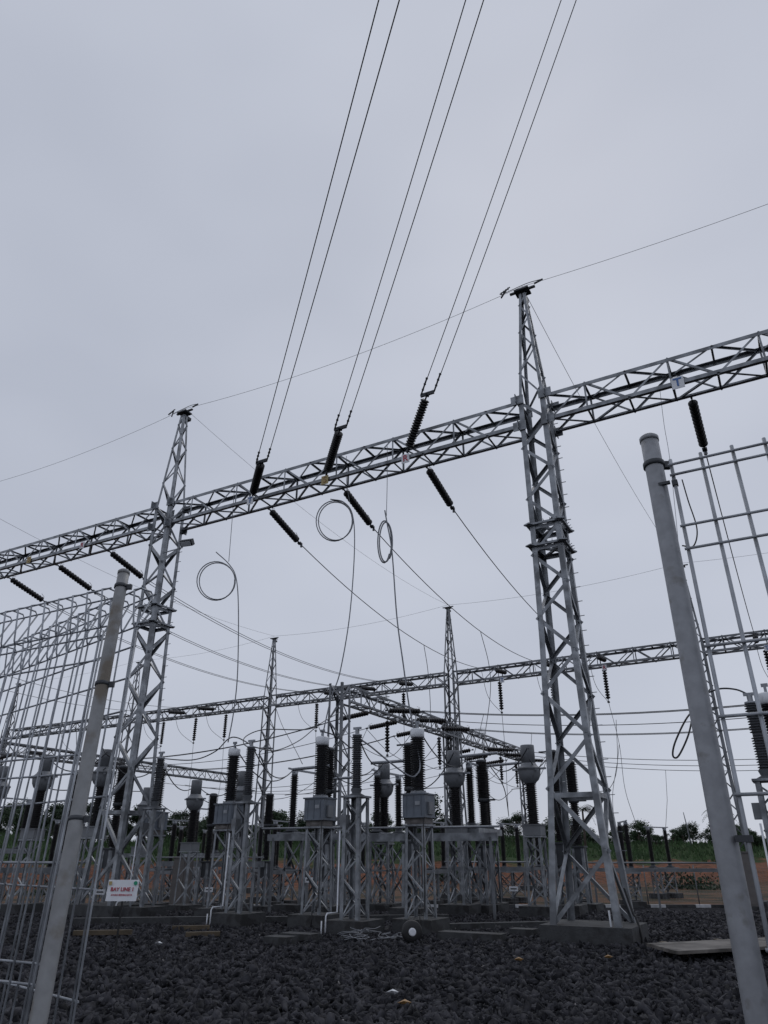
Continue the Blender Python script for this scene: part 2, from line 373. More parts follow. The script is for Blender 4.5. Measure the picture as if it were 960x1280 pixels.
COLF = [(0, 0, 'tall near lattice column, the closest and largest of all'),
        (-SPAN, 0, 'tall near lattice column with a floodlight, behind the leaning pipe post on the left')]
for a, b, lab in COLF:
    p = G(a, b); gantry_column(p.x, p.y, 0, lab)
def rb(a): return 25.06-.030*(a-.82)
REARA = [(.82, 'distant lattice column mostly hidden behind the right gate pipe'), (-13.74, 'distant peaked lattice column just left of the nearest column'),
         (-28.19, 'slender distant peaked column between the left column and the busbar corner'), (-42.6, 'distant peaked lattice column seen through the near left column'),
         (-58.9, 'farthest peaked lattice column, seen through the mesh gate')]
for a, lab in REARA:
    p = G(a, rb(a)); gantry_column(p.x, p.y, -.68, lab, detail=False, m='galv_far', zb=11.93)
ZB = 11.42; ZR = 11.08
fb = [(.36, 14.3, 'near lattice beam carrying the blue T sign, running right out of view'), (-SPAN+.36, -.36, 'near lattice beam carrying the T, S and R signs between the two tall columns'), (-SPAN*2, -SPAN-.36, 'near lattice beam running left out of view above the mesh gate')]
for a0, a1, lab in fb: beam(G(a0, 0), G(a1, 0), ZB, lab)
rl = ['distant lattice beam at the right edge beyond the gate pipe', 'distant lattice beam behind the nearest column', 'distant lattice beam crossing above the busbar gantry corner', 'distant lattice beam left of the slender mid column', 'farthest lattice beam, seen through the mesh gate']
ra = [15.5, .82, -13.74, -28.19, -42.6, -58.9]
for (a1, a0), lab in zip(zip(ra, ra[1:]), rl):
    beam(G(a0+.3, rb(a0)), G(a1-.3, rb(a1)), ZR, lab, m='galv_far', lace=.055, chord=.11)
# busbar gantry, square to the line gantries
ZP = 7.85
bp_prof = [(.28, 1.0), (3.5, .8), (9.2, .72)]
for a, b, lab in ((-13.7, 12.4, 'busbar gantry column at the near end of the receding beam'), (-13.7, 25.0, 'busbar gantry column halfway along the receding beam'), (-13.7, 38.6, 'busbar gantry column at the far end of the receding beam'),
                  (-42.2, 14, 'busbar gantry column far left behind the mesh gate'), (-42.2, 40, 'busbar gantry column far left at the end of its beam')):
    p = G(a, b); gantry_column(p.x, p.y, gz(p.x, p.y), lab, detail=False, peak=False, zb=8.65, prof=[(.28, 1.0), (3.5, .8), (8.65-gz(p.x, p.y), .72)], group='columns of the busbar gantries', m='galv_far')
beam(G(-13.7, 12.8), G(-13.7, 38.2), ZP, 'busbar gantry beam receding to the right above the porcelain columns', name='busbar_beam', m='galv_far', group='beams of the busbar gantries')
beam(G(-42.2, 14.4), G(-42.2, 40), ZP-.3, 'busbar gantry beam far left behind the mesh gate', name='busbar_beam', m='galv_far', group='beams of the busbar gantries')

# ------------------------------------------------------------------ insulator strings and conductors
def string_proto(L, n, r, name='insulator_string', m='porc'):
    c_ = .092 if n == 18 else .06
    t = thing(name, (0, 0, 0)); t['category'] = 'insulator string'
    b = MB(); p = L*.80/n; z = L*.10
    for i in range(n):
        b.lathe([(c_, z+i*p), (c_*1.15, z+i*p+.24*p), (r*.93, z+i*p+.30*p), (r, z+i*p+.5*p), (r*.95, z+i*p+.78*p), (max(r*.6, c_), z+i*p+.86*p), (c_, z+(i+1)*p)], 14)
    b.build('disc_stack', m, t)
    e = MB(); e.bar((0, 0, 0), (0, 0, L*.11), .035, .035).box((0, 0, .02), (.09, .05, .09)); e.build('end_fitting', 'galv_dark', t)
    e = MB(); e.bar((0, 0, L*.89), (0, 0, L), .035, .035).box((0, 0, L-.03), (.06, .12, .1))
    e.build('end_fitting', 'galv_dark', t)
    e = MB(); e.tube([(0, 0, L*.1), (.14, 0, L*.1), (.2, 0, L*.16)], .008, 5).tube([(0, 0, L*.9), (.16, 0, L*.9), (.22, 0, L*.82)], .008, 5); e.build('arcing_horn', 'galv_dark', t)
    return t
PROTO = {}
def string(p0, p1, label, group, n=11, r=.127, key='s'):
    p0, p1 = Vector(p0), Vector(p1); L = (p1-p0).length; k = (round(L, 1), n, r)
    if k not in PROTO: PROTO[k] = string_proto(k[0], n, r); o = PROTO[k]
    else: o = copy_tree(PROTO[k])
    o.location = p0; o.rotation_mode = 'QUATERNION'; o.rotation_quaternion = (p1-p0).to_track_quat('Z', 'X'); s = L/k[0]; o.scale = (1, 1, s)
    tag(o, label, 'insulator string', group); return o
def cable(name, pts, r, label, cat='conductor', m='cond', group=None, n=5):
    o = MB().tube(pts, r, n).build(name, m); return tag(o, label, cat, group)

# incoming line: three twin conductors dropping over the viewer onto the near beam
PH = [(-3.64, 'R', (705, 0), 16.8, 'red R'), (-6.33, 'S', (588, 0), 13.6, 'yellow S'), (-9.07, 'T', (482, 0), 11.4, 'blue T')]
for a, ph, (tx, ty), dep, nm in PH:
    A = G(a, -.36, ZB+.2); P = Vector((0, 0, EYE))+ray(tx, ty)*dep
    D = (P-A).normalized(); E1 = A+D*1.7
    string(A, E1, f'thick dark insulator string rising from the near beam above the {nm} sign', 'strings of the incoming line', 18, .13)
    U3 = Vector((UX, UY, 0)); far = A+(P-A)*1.9
    y = MB().bar(E1-U3*.2, E1+U3*.2, .05, .10); y.bar(E1-U3*.2, E1-U3*.2+D*.5, .035, .035); y.bar(E1+U3*.2, E1+U3*.2+D*.5, .035, .035)
    for s in (-1, 1):
        for q in (.18, .34, .5): y.lathe([(.02, -.03), (.034, -.02), (.034, .02), (.02, .03)], 8, E1+U3*.2*s+D*q)
    tag(y.build('yoke_plate', 'galv_dark'), f'yoke bar joining the twin wires above the {nm} sign', 'yoke', 'yokes of the incoming line')
    for s, w in ((-1, 'left'), (1, 'right')):
        q0 = E1+U3*.2*s; q1 = far+U3*.24*s
        cable('line_conductor', sagline(q0, q1, .35, 24), .0115, f'{w} wire of the overhead pair above the {nm} sign', group='incoming line conductors')
# outgoing wires from the near beam back to the rear beam
def bay_wire(a, label_s, label_w, twin=False, sag=.9, rear_label=None, a1=None):
    A = G(a, .36, ZB+.05); B = G(a1 if a1 is not None else a, rb(a)-.4, ZR+.25)
    D = (B-A).normalized(); D1 = (D+Vector((0, 0, -.26))).normalized(); D2 = (-D+Vector((0, 0, -.15))).normalized()
    A1 = A+D1*2.0; B1 = B+D2*2.0
    string(A, A1, label_s, 'strings behind the near beam', 12, .116)
    string(B, B1, rear_label or f'rear beam string ending the {label_w}', 'strings on the rear beam', 11, .13)
    c = MB(); c.box(A1+D1*.08, (.07, .07, .14)); tag(c.build('dead_end_clamp', 'cond_light'), f'clamp ending the {label_w}', 'clamp', 'dead end clamps')
    U3 = Vector((UX, UY, 0))
    for s in ((-1, 1) if twin else (0,)):
        o = cable('bay_conductor', sagline(A1+U3*.09*s, B1+U3*.09*s, sag, 20), .0125 if twin else .0155, (('upper' if s < 0 else 'lower')+' wire of the ' if twin else '')+label_w, group='conductors between the gantries')
    return A1, B1
wR = bay_wire(-3.4, 'string slanting down from the near beam beside the red R sign', 'single wire running back from the R sign', a1=-4.0)
wS = bay_wire(-6.2, 'string slanting down beside the yellow S sign and the round coil', 'single wire running back from the S sign', a1=-6.9)
wT = bay_wire(-9.0, 'string slanting down beside the blue T sign, left of the round coil', 'single wire running back from the T sign', sag=1.0, a1=-9.9)
wR2 = bay_wire(3.7, 'string slanting down under the blue T sign right of the nearest column', 'single wire running back at the right edge')
wL1 = bay_wire(-16.25, 'string just left of the left column, nearest to the leaning post', 'twin line passing the left column highest', True)
wL2 = bay_wire(-19.05, 'middle string of the three over the mesh gate', 'twin line passing the left column in the middle', True)
wL3 = bay_wire(-21.9, 'leftmost string of the three over the mesh gate', 'twin line passing the left column lowest', True)
for a, k in ((-33, 'nearer'), (-36, 'farther')):
    B = G(a, rb(a)-.4, ZR+.25); string(B, B-Vector((VX, VY, .12)).normalized()*2.0, f'string on the rear beam left of the slender mid column, {k} one', 'strings on the rear beam', 11, .13)
    cable('bay_conductor', sagline(B-Vector((VX, VY, .12)).normalized()*2.0, G(a, .5, ZB), 1.0, 20), .014, f'wire sweeping over the mesh gate to the rear beam, {k} one', group='conductors between the gantries')
# earth wires from peak to peak
def pk(a, b): return G(a, b, 16.35)
EW = [((-SPAN, 0), (0, 0), .35, 'thin earth wire between the peaks of the two near columns'), ((0, 0), (13.5, -.2), .3, 'thin earth wire rising right from the nearest column peak'),
      ((-SPAN, 0), (-27, 0), .4, 'thin earth wire running left from the left column peak'), ((0, 0), (.82, rb(.82)), .7, 'thin earth wire dropping right from the nearest column peak to the gate pipe'),
      ((-SPAN, 0), (-13.74, rb(-13.7)), .7, 'thin earth wire crossing behind the round coils'), ((-27, 0), (-28.19, rb(-28)), .7, 'thin earth wire crossing the upper left sky above the gate'),
      ((.82, rb(.82)), (-13.74, rb(-13.7)), .35, 'thin earth wire behind the nearest column'), ((-13.74, rb(-13.7)), (-28.19, rb(-28.2)), .35, 'thin earth wire between the two slender distant peaks'),
      ((-28.19, rb(-28.2)), (-42.6, rb(-42.6)), .35, 'thin earth wire from the mid peak to the left column'), ((.82, rb(.82)), (15.5, rb(15)), .35, 'thin earth wire at the right edge beyond the gate pipe'),
      ((-42.6, rb(-42.6)), (-58.9, rb(-58.9)), .35, 'thin earth wire seen through the top of the mesh gate')]
for p, q, sag, lab in EW: cable('earth_wire', sagline(pk(*p), pk(*q), sag, 18), .0075, lab, 'earth wire', 'earthw', 'earth wires', 4)
# clamp assemblies and jumper loops on near peaks
for a, lab in ((0, 'small curved jumper on top of the nearest column peak'), (-SPAN, 'small curved jumper on top of the left column peak')):
    c = G(a, 0, 16.3); U3 = Vector((UX, UY, 0)); V3 = Vector((VX, VY, 0)); m_ = MB()
    m_.tube(spline([c-U3*.62+Vector((0, 0, .02)), c-U3*.3+V3*.1+Vector((0, 0, .16)), c+U3*.15+V3*.1+Vector((0, 0, .2)), c+U3*.62+Vector((0, 0, .06))]), .011, 5)
    m_.bar(c-U3*.42-V3*.15, c-U3*.65-Vector((0, 0, .10)), .035, .035).bar(c+U3*.36, c+U3*.62+Vector((0, 0, .05)), .04, .04).bar(c-U3*.3-V3*.2, c-U3*.62-V3*.2-Vector((0, 0, .14)), .025, .025)
    for k in range(4): m_.box(c-U3*(.36+.07*k)-V3*.2-Vector((0, 0, .04+.03*k)), (.03, .03, .08))
    tag(m_.build('earth_wire_jumper', 'galv_dark'), lab, 'jumper', 'peak jumpers')

# phase signs
def text_part(s, size, m, parent, loc, rot, ext=.004, name='lettering'):
    cu = bpy.data.curves.new('t', 'FONT'); cu.body = s; cu.size = size; cu.extrude = ext; cu.align_x = 'CENTER'; cu.align_y = 'CENTER'; cu.offset = size*.018
    o = bpy.data.objects.new('t', cu); col.objects.link(o); bpy.context.view_layer.update()
    me = bpy.data.meshes.new_from_object(o); bpy.data.objects.remove(o); me.materials.clear(); me.materials.append(M[m])
    q = bpy.data.objects.new(name, me); col.objects.link(q); q.parent = parent; q.location = loc; q.rotation_euler = rot; return q
def phase_sign(a, b, z, ch, mp, ml, label, sc=1.0):
    t = thing('phase_sign', G(a, b, z), ANG, label, 'sign', 'phase letter signs')
    MB().box((0, 0, 0), (.24*sc, .012, .28*sc)).build('plate', mp, t)
    text_part(ch, .27*sc, ml, t, (0, -.011, 0), (PI/2, 0, 0))
phase_sign(-3.68, -.395, ZB-.02, 'R', 'white', 'red', 'white sign with red R on the near beam')
phase_sign(-6.35, -.395, ZB-.0, 'S', 'yellow', 'brown', 'yellow sign with S on the near beam')
phase_sign(-9.12, -.395, ZB-.0, 'T', 'white', 'blue', 'white sign with blue T on the near beam between the two columns')
phase_sign(3.50, -.395, ZB+.02, 'T', 'white', 'blue', 'white sign with blue T on the near beam right of the nearest column', 1.15)
phase_sign(-16.7, -.395, ZB+.05, 'R', 'white', 'red', 'white sign with red R on the near beam left of the left column', .9)
phase_sign(-19.6, -.395, ZB+.05, 'S', 'yellow', 'brown', 'yellow sign on the near beam over the mesh gate', .9)
for a, ch, mp, ml, lab in ((-4.1, 'R', 'white', 'red', 'small red R sign on the rear beam right of the nearest column'), (-7.2, 'S', 'yellow', 'brown', 'small yellow sign on the rear beam seen through the nearest column'), (-10.2, 'T', 'white', 'blue', 'small blue T sign on the rear beam left of the nearest column'), (4.1, 'T', 'white', 'blue', 'small blue T sign on the rear beam at the right edge')):
    phase_sign(a, rb(a)-.42, ZR-.15, ch, mp, ml, lab, 1.1)

# vertical strings and droppers under the rear beam
VS = [(-4.15, 'under the red R sign of the rear beam'), (-7.2, 'seen through the nearest column'), (-10.4, 'left of the nearest column under the blue T sign'), (4.0, 'at the right edge under the rear beam'),
      (-17.0, 'above the busbar beam corner'), (-23.8, 'above the middle transformer cap'), (-32.0, 'above the left transformer, rightmost of three'), (-35.0, 'above the left transformer, middle of three'), (-38.4, 'beside the left column, leftmost of three'), (-48, 'seen through the mesh gate')]
for a, lab in VS:
    p = G(a, rb(a)-.3, ZR); q = p-Vector((0, 0, 2.05)); string(p, q, 'hanging insulator string '+lab, 'hanging strings under the rear beam', 11, .127)
    z0 = q.z; g = gz(q.x, q.y)
    pts = spline([q, q+Vector((.05, .1, -2.3)), q+Vector((-.15+.3*random.random(), .3, -5.6+g*.5)), Vector((q.x+.6, q.y+.5, g+3.7))])
    if a != -4.15: cable('dropper', pts, .014, 'dropper below the string '+lab, 'dropper wire', group='dropper wires')
    up = q+Vector((0, 0, .0)); pts = spline([G(a-.35, rb(a)-2.3, ZR+.05), G(a-.3, rb(a)-1.6, ZR-1.3), q])
    cable('jumper_loop', pts, .013, 'curved jumper feeding the hanging string '+lab, 'jumper', group='jumper loops at the rear beam')
# strings either side of the busbar beam, and the busbar conductors
BUS = {}
for i, (b, nm) in enumerate(((16.1, 'nearest'), (19.2, 'second'), (22.4, 'third'), (29.5, 'fourth'), (32.6, 'fifth'), (35.8, 'farthest'))):
    z = ZP+.15; lo = -.3 if b > 25 else 0
    for s, w in ((1, 'right'), (-1, 'left')):
        A = G(-13.7+s*.4, b, z+lo); B = G(-13.7+s*2.5, b, z-.22+lo)
        string(A, B, f'{nm} string on the {w} side of the receding busbar beam', 'strings of the busbar beam', 12, .13)
        BUS[(i, s)] = (B, G(15.5 if s > 0 else -41.8, b, z-.2+lo-(.6 if b > 25 else 0)))
        end = G(15.5 if s > 0 else -41.8, b, z-.2+lo-(.6 if b > 25 else 0))
        for q in (-.06, .06) if i in (0, 2) else (0,):
            cable('busbar_conductor', [p+Vector((q*VX, q*VY, q*.5)) for p in sagline(B, end, 1.0 if s > 0 else 1.15, 24)], .018, f'{nm} busbar wire running {w} from the receding beam'+(', upper strand' if q > 0 else ', lower strand' if q < 0 else ''), 'busbar wire', group='busbar conductors')
    p = G(-13.7, b+.9, ZP); string(p, p-Vector((0, 0, 1.9)), f'{nm} string hanging below the receding busbar beam', 'hanging strings of the busbar beam', 10, .12)
    j = [G(-16.2, b, z-.25), G(-15.0, b+.4, z-1.5), G(-13.7, b+.9, ZP-1.95), G(-12.4, b+.4, z-1.5), G(-11.2, b, z-.25)]
    cable('jumper_loop', spline(j), .016, f'{nm} jumper loop slung under the busbar beam', 'jumper', 'cond_light' if i < 3 else 'cond', 'jumper loops of the busbar beam')
    if i in (0, 3):
        g = MB()
        for k in range(14):
            a = -13.9+.045*k; c = G(a, b+.2, ZP+.86); g.bar(c, c+Vector((random.uniform(-.05, .05), 0, .36)), .01, .01)
        g.bar(G(-14, b+.2, ZP+.86), G(-13.2, b+.2, ZP+.86), .05, .03)
        tag(g.build('bird_guard', 'galv_dark'), f'spiked bird guard on top of the busbar beam, {"near" if i == 0 else "far"} one', 'bird guard', 'bird guards')
for i, (b, nm) in enumerate(((17, 'near'), (20.5, 'middle'), (24, 'far'))):
    for s, w in ((1, 'right'), (-1, 'left')):
        string(G(-42.2+s*.4, b, ZP), G(-42.2+s*2.4, b, ZP-.25), f'{nm} string on the {w} side of the far left busbar beam', 'strings of the far left busbar beam', 12, .13)

# ------------------------------------------------------------------ switchgear on lattice stands
def stand(t, w0, w1, h, leg=.062, brace=.034, base=.26, foot=(.92, .92), top=None):
    MB().box((0, 0, .0), (foot[0], foot[1], .52)).build('footing', 'conc', t)
    lattice(t, [(base, w0), (h, w1)], leg, brace, .009, 'galv', True, .95)
    MB().box((0, 0, h+.02), (w1+.08, w1+.08, .04)).build('top_plate', 'galv', t)
def make_cvt():
    t = thing('voltage_transformer', (0, 0, 0)); t['category'] = 'voltage transformer'
    stand(t, .52, .46, 2.05)
    MB().lathe([(.24, 2.07), (.24, 2.2)], 12).box((0, 0, 2.16), (.5, .4, .12)).build('base', 'beige', t)
    tb = MB().box((0, 0, 2.47), (.56, .52, .46)).box((0, 0, 2.715), (.62, .58, .03)).box((0, 0, 2.235), (.60, .56, .025))
    for k in (-.18, 0, .18): tb.box((k, -.266, 2.47), (.014, .012, .42))
    tk = tb.build('tank', 'tank', t)
    MB().box((.30, -.02, 2.42), (.06, .22, .26)).build('terminal_box', 'paint_grey', tk)
    MB().box((.1, -.272, 2.52), (.12, .006, .08)).build('nameplate', 'alu', tk)
    nb = MB().lathe([(.19, 2.73), (.19, 2.76), (.14, 2.79), (.12, 2.83)], 14)
    for k in range(8): nb.box((.165*math.cos(k*PI/4), .165*math.sin(k*PI/4), 2.775), (.03, .03, .04))
    nb.build('neck', 'galv', t)
    MB().sheds(2.82, 3.96, .115, .172, .052, 18).build('insulator', 'porc_gloss', t)
    MB().lathe([(.15, 3.96), (.165, 3.99), (.165, 4.14), (.15, 4.17)], 18).build('cap', 'cap', t)
    MB().bar((0, 0, 4.17), (0, 0, 4.32), .05, .05).box((0, 0, 4.32), (.12, .04, .06)).build('terminal', 'alu', t)
    MB().tube([(.24, -.27, 2.2), (.24, -.27, 1.2), (.22, -.28, .4), (.22, -.5, .33), (.22, -.52, .0)], .012, 6).build('earth_cable', 'black', t)
    return t
def make_la():
    t = thing('surge_arrester', (0, 0, 0)); t['category'] = 'surge arrester'
    stand(t, .46, .42, 2.62, .085)
    MB().lathe([(.2, 2.64), (.2, 2.67), (.1, 2.72), (.13, 2.8), (.1, 2.84)], 10).build('base', 'galv_dark', t)
    q = MB()
    q.sheds(2.84, 3.38, .085, .125, .045, 16); q.lathe([(.09, 3.38), (.09, 3.44)], 12); q.sheds(3.44, 3.95, .085, .125, .045, 16)
    q.build('insulator', 'porc_grey', t)
    MB().lathe([(.11, 3.95), (.11, 3.99), (.05, 4.0), (.05, 4.12)], 12).box((0, 0, 4.13), (.2, .05, .05)).build('cap', 'alu', t)
    MB().tube([(-.26, -.24, 1.95), (-.27, -.25, .40), (-.36, -.5, .385), (-.37, -.53, .33), (-.37, -.53, -.05)], .017, 8).build('conduit', 'pvc', t)
    MB().tube([(-.47, -.53, .25), (-.47, -.53, -.05)], .015, 8).build('conduit', 'pvc', t)
    MB().box((-.27, -.02, 2.15), (.14, .2, .26)).build('counter_box', 'paint_grey', t)
    return t
def make_ct():
    t = thing('current_transformer', (0, 0, 0)); t['category'] = 'current transformer'
    stand(t, .52, .44, 1.92)
    MB().box((0, 0, 2.10), (.50, .46, .26)).box((0, 0, 2.235), (.56, .52, .025)).build('base_box', 'paint_grey', t)
    MB().sheds(2.25, 3.32, .12, .172, .055, 16).build('insulator', 'porc', t)
    MB().lathe([(.16, 3.32), (.18, 3.36), (.25, 3.42), (.30, 3.52), (.32, 3.64), (.325, 3.70), (.345, 3.71), (.345, 3.745), (.29, 3.76), (.235, 3.82), (.205, 3.88)], 22).build('bowl', 'paint_grey', t)
    MB().lathe([(.198, 3.88), (.198, 4.36), (.19, 4.38)], 20).build('expansion_dome', 'paint_grey', t)
    MB().bar((-.50, 0, 3.72), (.50, 0, 3.72), .07, .05).bar((0, -.05, 3.72), (.36, -.26, 3.66), .05, .05).build('terminal', 'alu', t)
    return t
def make_cb():
    t = thing('circuit_breaker', (0, 0, 0)); t['category'] = 'circuit breaker'
    MB().box((0, 0, .0), (.9, .9, .52)).build('footing', 'conc', t)
    lattice(t, [(.26, .40), (1.75, .36)], .08, .045, .01, 'galv', True, 1.0)
    MB().box((0, 0, 1.5), (.34, .34, .55)).box((0, 0, 1.8), (.44, .44, .05)).build('mechanism_box', 'galv_dark', t)
    MB().sheds(1.85, 3.05, .10, .15, .055, 14).build('support_insulator', 'porc', t)
    MB().lathe([(.13, 3.05), (.17, 3.08), (.17, 3.16), (.14, 3.19)], 14).bar((0, 0, 3.12), (.4, 0, 3.12), .06, .05).build('middle_flange', 'galv_dark', t)
    MB().sheds(3.19, 4.24, .14, .20, .05, 16).build('interrupter', 'porc', t)
    MB().lathe([(.17, 4.24), (.17, 4.30), (.1, 4.34)], 14).bar((0, 0, 4.3), (-.4, 0, 4.3), .06, .04).build('cap', 'galv_dark', t)
    return t
def make_ds(hf=2.3, hp=1.75, sep=1.5, mm='galv'):
    t = thing('disconnector', (0, 0, 0)); t['category'] = 'disconnector'
    L = sep/2+.35
    for s in (-1, 1):
        MB().box((0, s*sep*.42, .0), (.9, .6, .52)).build('footing', 'conc', t)
        q = MB()
        for sx in (-.34, .34): q.angle((sx, s*sep*.42, .26), (sx, s*sep*.42, hf-.2), .075, .009, (-sx, 0, 0), (0, -s, 0))
        n = 2; dz = (hf-.55)/n
        for k in range(n):
            z = .34+k*dz; q.angle((-.34, s*sep*.42, z), (.34, s*sep*.42, z+dz), .045, .006, (0, -s, 0), (0, 0, -1)); q.angle((.34, s*sep*.42-.01, z), (-.34, s*sep*.42-.01, z+dz), .045, .006, (0, -s, 0), (0, 0, -1))
        q.angle((-.34, s*sep*.42, .34+dz), (.34, s*sep*.42, .34+dz), .05, .006, (0, -s, 0), (0, 0, -1)); q.build('leg_frame', mm, t)
    q = MB()
    for sx in (-.34, .34):
        q.angle((sx, -sep*.42, .36), (sx, sep*.42, hf-.4), .045, .006, (-sx, 0, 0), (0, 0, -1)); q.angle((sx*.96, sep*.42, .36), (sx*.96, -sep*.42, hf-.4), .045, .006, (-sx, 0, 0), (0, 0, -1))
    q.build('side_bracing', mm, t)
    q = MB()
    for sx in (-.3, .3): q.bar((sx, -L, hf-.12), (sx, L, hf-.12), .06, .18, (0, 0, 1))
    for y in (-L+.05, 0, L-.05): q.box((0, y, hf-.12), (.54, .05, .14))
    q.build('base_rail', mm, t)
    for s in (-1, 1):
        y = s*sep/2
        MB().lathe([(.2, hf-.02), (.2, hf+.02), (.12, hf+.05), (.12, hf+.12)], 12).box((0, y*0, hf-.02), (.5, .2, .03)).build('bearing', 'galv_dark', t).location = (0, y, 0)
        MB().sheds(hf+.12, hf+hp-.1, .085, .135, .055, 14).build('post_insulator', 'porc', t).location = (0, y, 0)
        MB().lathe([(.1, hf+hp-.1), (.1, hf+hp), (.06, hf+hp+.02)], 12).box((0, 0, hf+hp+.03), (.14, .2, .06)).build('post_cap', 'alu', t).location = (0, y, 0)
        MB().bar((0, s*sep/2, hf+hp+.08), (0, s*.03, hf+hp+.08), .05, .06).bar((0, s*(sep/2), hf+hp+.08), (0, s*(sep/2+.35), hf+hp+.10), .05, .05).build('contact_arm', 'alu', t)
    return t
cvt, la, ct, cb, ds, dsf = make_cvt(), make_la(), make_ct(), make_cb(), make_ds(), make_ds(1.6, 2.0, 1.5, 'galv_far')
def put(proto, items, group):
    for i, (x, y, rz, lab) in enumerate(items):
        place(i > 0, proto, (x, y, gz(x, y)), ANG+rz, lab, group)
def T(px, py, z): p = atZ(px, py, z); return p.x, p.y
put(cvt, [(.79, 17.35, 0, 'rightmost of the three white capped black voltage transformers on grey tanks'),
          (-1.56, 18.6, 0, 'middle of the three white capped black voltage transformers on grey tanks'),
          (-4.2, 20.75, 0, 'leftmost of the three white capped black voltage transformers on grey tanks'),
          (*T(203, 952, 4.15), 0, 'black porcelain voltage transformer half hidden behind the left column'),
          (*T(958, 868, 4.15), 0, 'black porcelain voltage transformer at the right edge beyond the gate')], 'voltage transformers of the bays')
put(la, [(-.62, 17.0, 0, 'grey ribbed surge arrester between the middle and right grey tanks, white conduit'),
         (-3.42, 19.0, 0, 'grey ribbed surge arrester close beside the leftmost grey tank'),
         (-6.4, 21.3, 0, 'grey ribbed surge arrester beside the foot of the left column'),
         (6.72, 13.15, 0, 'big grey ribbed surge arrester at the right edge behind the gate wires')], 'surge arresters of the bays')
put(ct, [(*T(659, 935, 4.3), 0, 'grey domed current transformer just left of the nearest column'), (*T(567, 941, 4.3), 0, 'grey domed current transformer right of the middle black column'),
         (*T(480, 953, 4.3), .1, 'grey domed current transformer between two black post insulators'), (*T(305, 974, 3.9), 0, 'small grey domed current transformer behind the ribbed arrester'),
         (*T(246, 980, 3.9), 0, 'small grey domed current transformer between the left column and left grey tank'), (*T(186, 985, 3.9), 0, 'small grey domed current transformer seen inside the left column'),
         (*T(134, 940, 4.3), 0, 'grey domed current transformer immediately right of the leaning pipe post'), (*T(60, 945, 4.3), .2, 'grey domed current transformer seen through the middle of the mesh gate'), (*T(6, 955, 4.3), 0, 'grey domed current transformer at the left edge behind the mesh gate')], 'current transformers of the bays')
put(cb, [(*T(601, 950, 4.25), 0, 'black circuit breaker pole in the row left of the nearest column'), (*T(690, 943, 4.2), 0, 'black circuit breaker pole seen inside the legs of the nearest column'),
         (*T(712, 955, 4.15), 0, 'black circuit breaker pole behind the nearest column, right of its neighbour'), (*T(155, 957, 4.2), 0, 'black circuit breaker pole seen inside the left column'), (*T(411, 938, 4.25), 0, 'black circuit breaker pole close behind the middle white capped transformer'), (*T(512, 935, 4.2), 0, 'black circuit breaker pole close behind the rightmost white capped transformer'), (*T(338, 985, 4.0), 0, 'small black circuit breaker pole beside the slender mid column'), (*T(268, 985, 4.0), 0, 'small black circuit breaker pole between small dome and left tank'), (*T(98, 962, 4.2), 0, 'black circuit breaker pole behind the mesh gate')], 'circuit breaker poles')
put(ds, [(*T(596, 953, 4.15), .04, 'two post disconnector right of the middle transformer'), (*T(485, 962, 4.1), 0, 'two post disconnector behind the middle surge arrester'), (*T(385, 963, 4.05), 0, 'two post disconnector behind the middle grey tank'),
         (*T(262, 1004, 3.7), 0, 'two post disconnector beside the small dome left of the left grey tank'), (*T(165, 1004, 3.8), 0, 'two post disconnector seen through the left column'), (*T(20, 985, 4.0), 0, 'two post disconnector far left behind the mesh gate')], 'near disconnectors')
put(dsf, [(*T(777, 1024, 3.1), .4, 'distant disconnector right of the nearest column foot'), (*T(820, 1036, 2.9), -.5, 'distant disconnector farther right near the gate pipe'), (*T(636, 1027, 3.1), -.2, 'distant disconnector left of the nearest column'),
          (*T(716, 1025, 3.1), .2, 'distant disconnector seen through the nearest column'), (*T(338, 1028, 3.1), 0, 'distant disconnector under the slender mid column'), (*T(216, 1030, 3.1), 0, 'distant disconnector right of the left column'), (*T(262, 1040, 2.9), .3, 'distant disconnector left of the left grey tank'),
          (*T(445, 1025, 3.1), 0, 'distant disconnector behind the middle arrester stand'), (*T(545, 1022, 3.2), 0, 'distant disconnector behind the right grey tank'), (*T(90, 1020, 3.2), 0, 'distant disconnector behind the mesh gate'), (*T(355, 1018, 3.3), .1, 'distant disconnector just right of the slender mid column foot'), (*T(425, 1012, 3.4), -.1, 'distant disconnector between the middle tank and arrester stand'), (*T(232, 1020, 3.2), .1, 'distant disconnector left of the small dome stand'), (*T(300, 1022, 3.2), .2, 'distant disconnector directly behind the left grey tank'), (*T(590, 1026, 3.1), .1, 'distant disconnector behind the black breaker'), (*T(675, 1040, 2.8), 0, 'distant disconnector beside the nearest column leg')], 'far disconnectors')
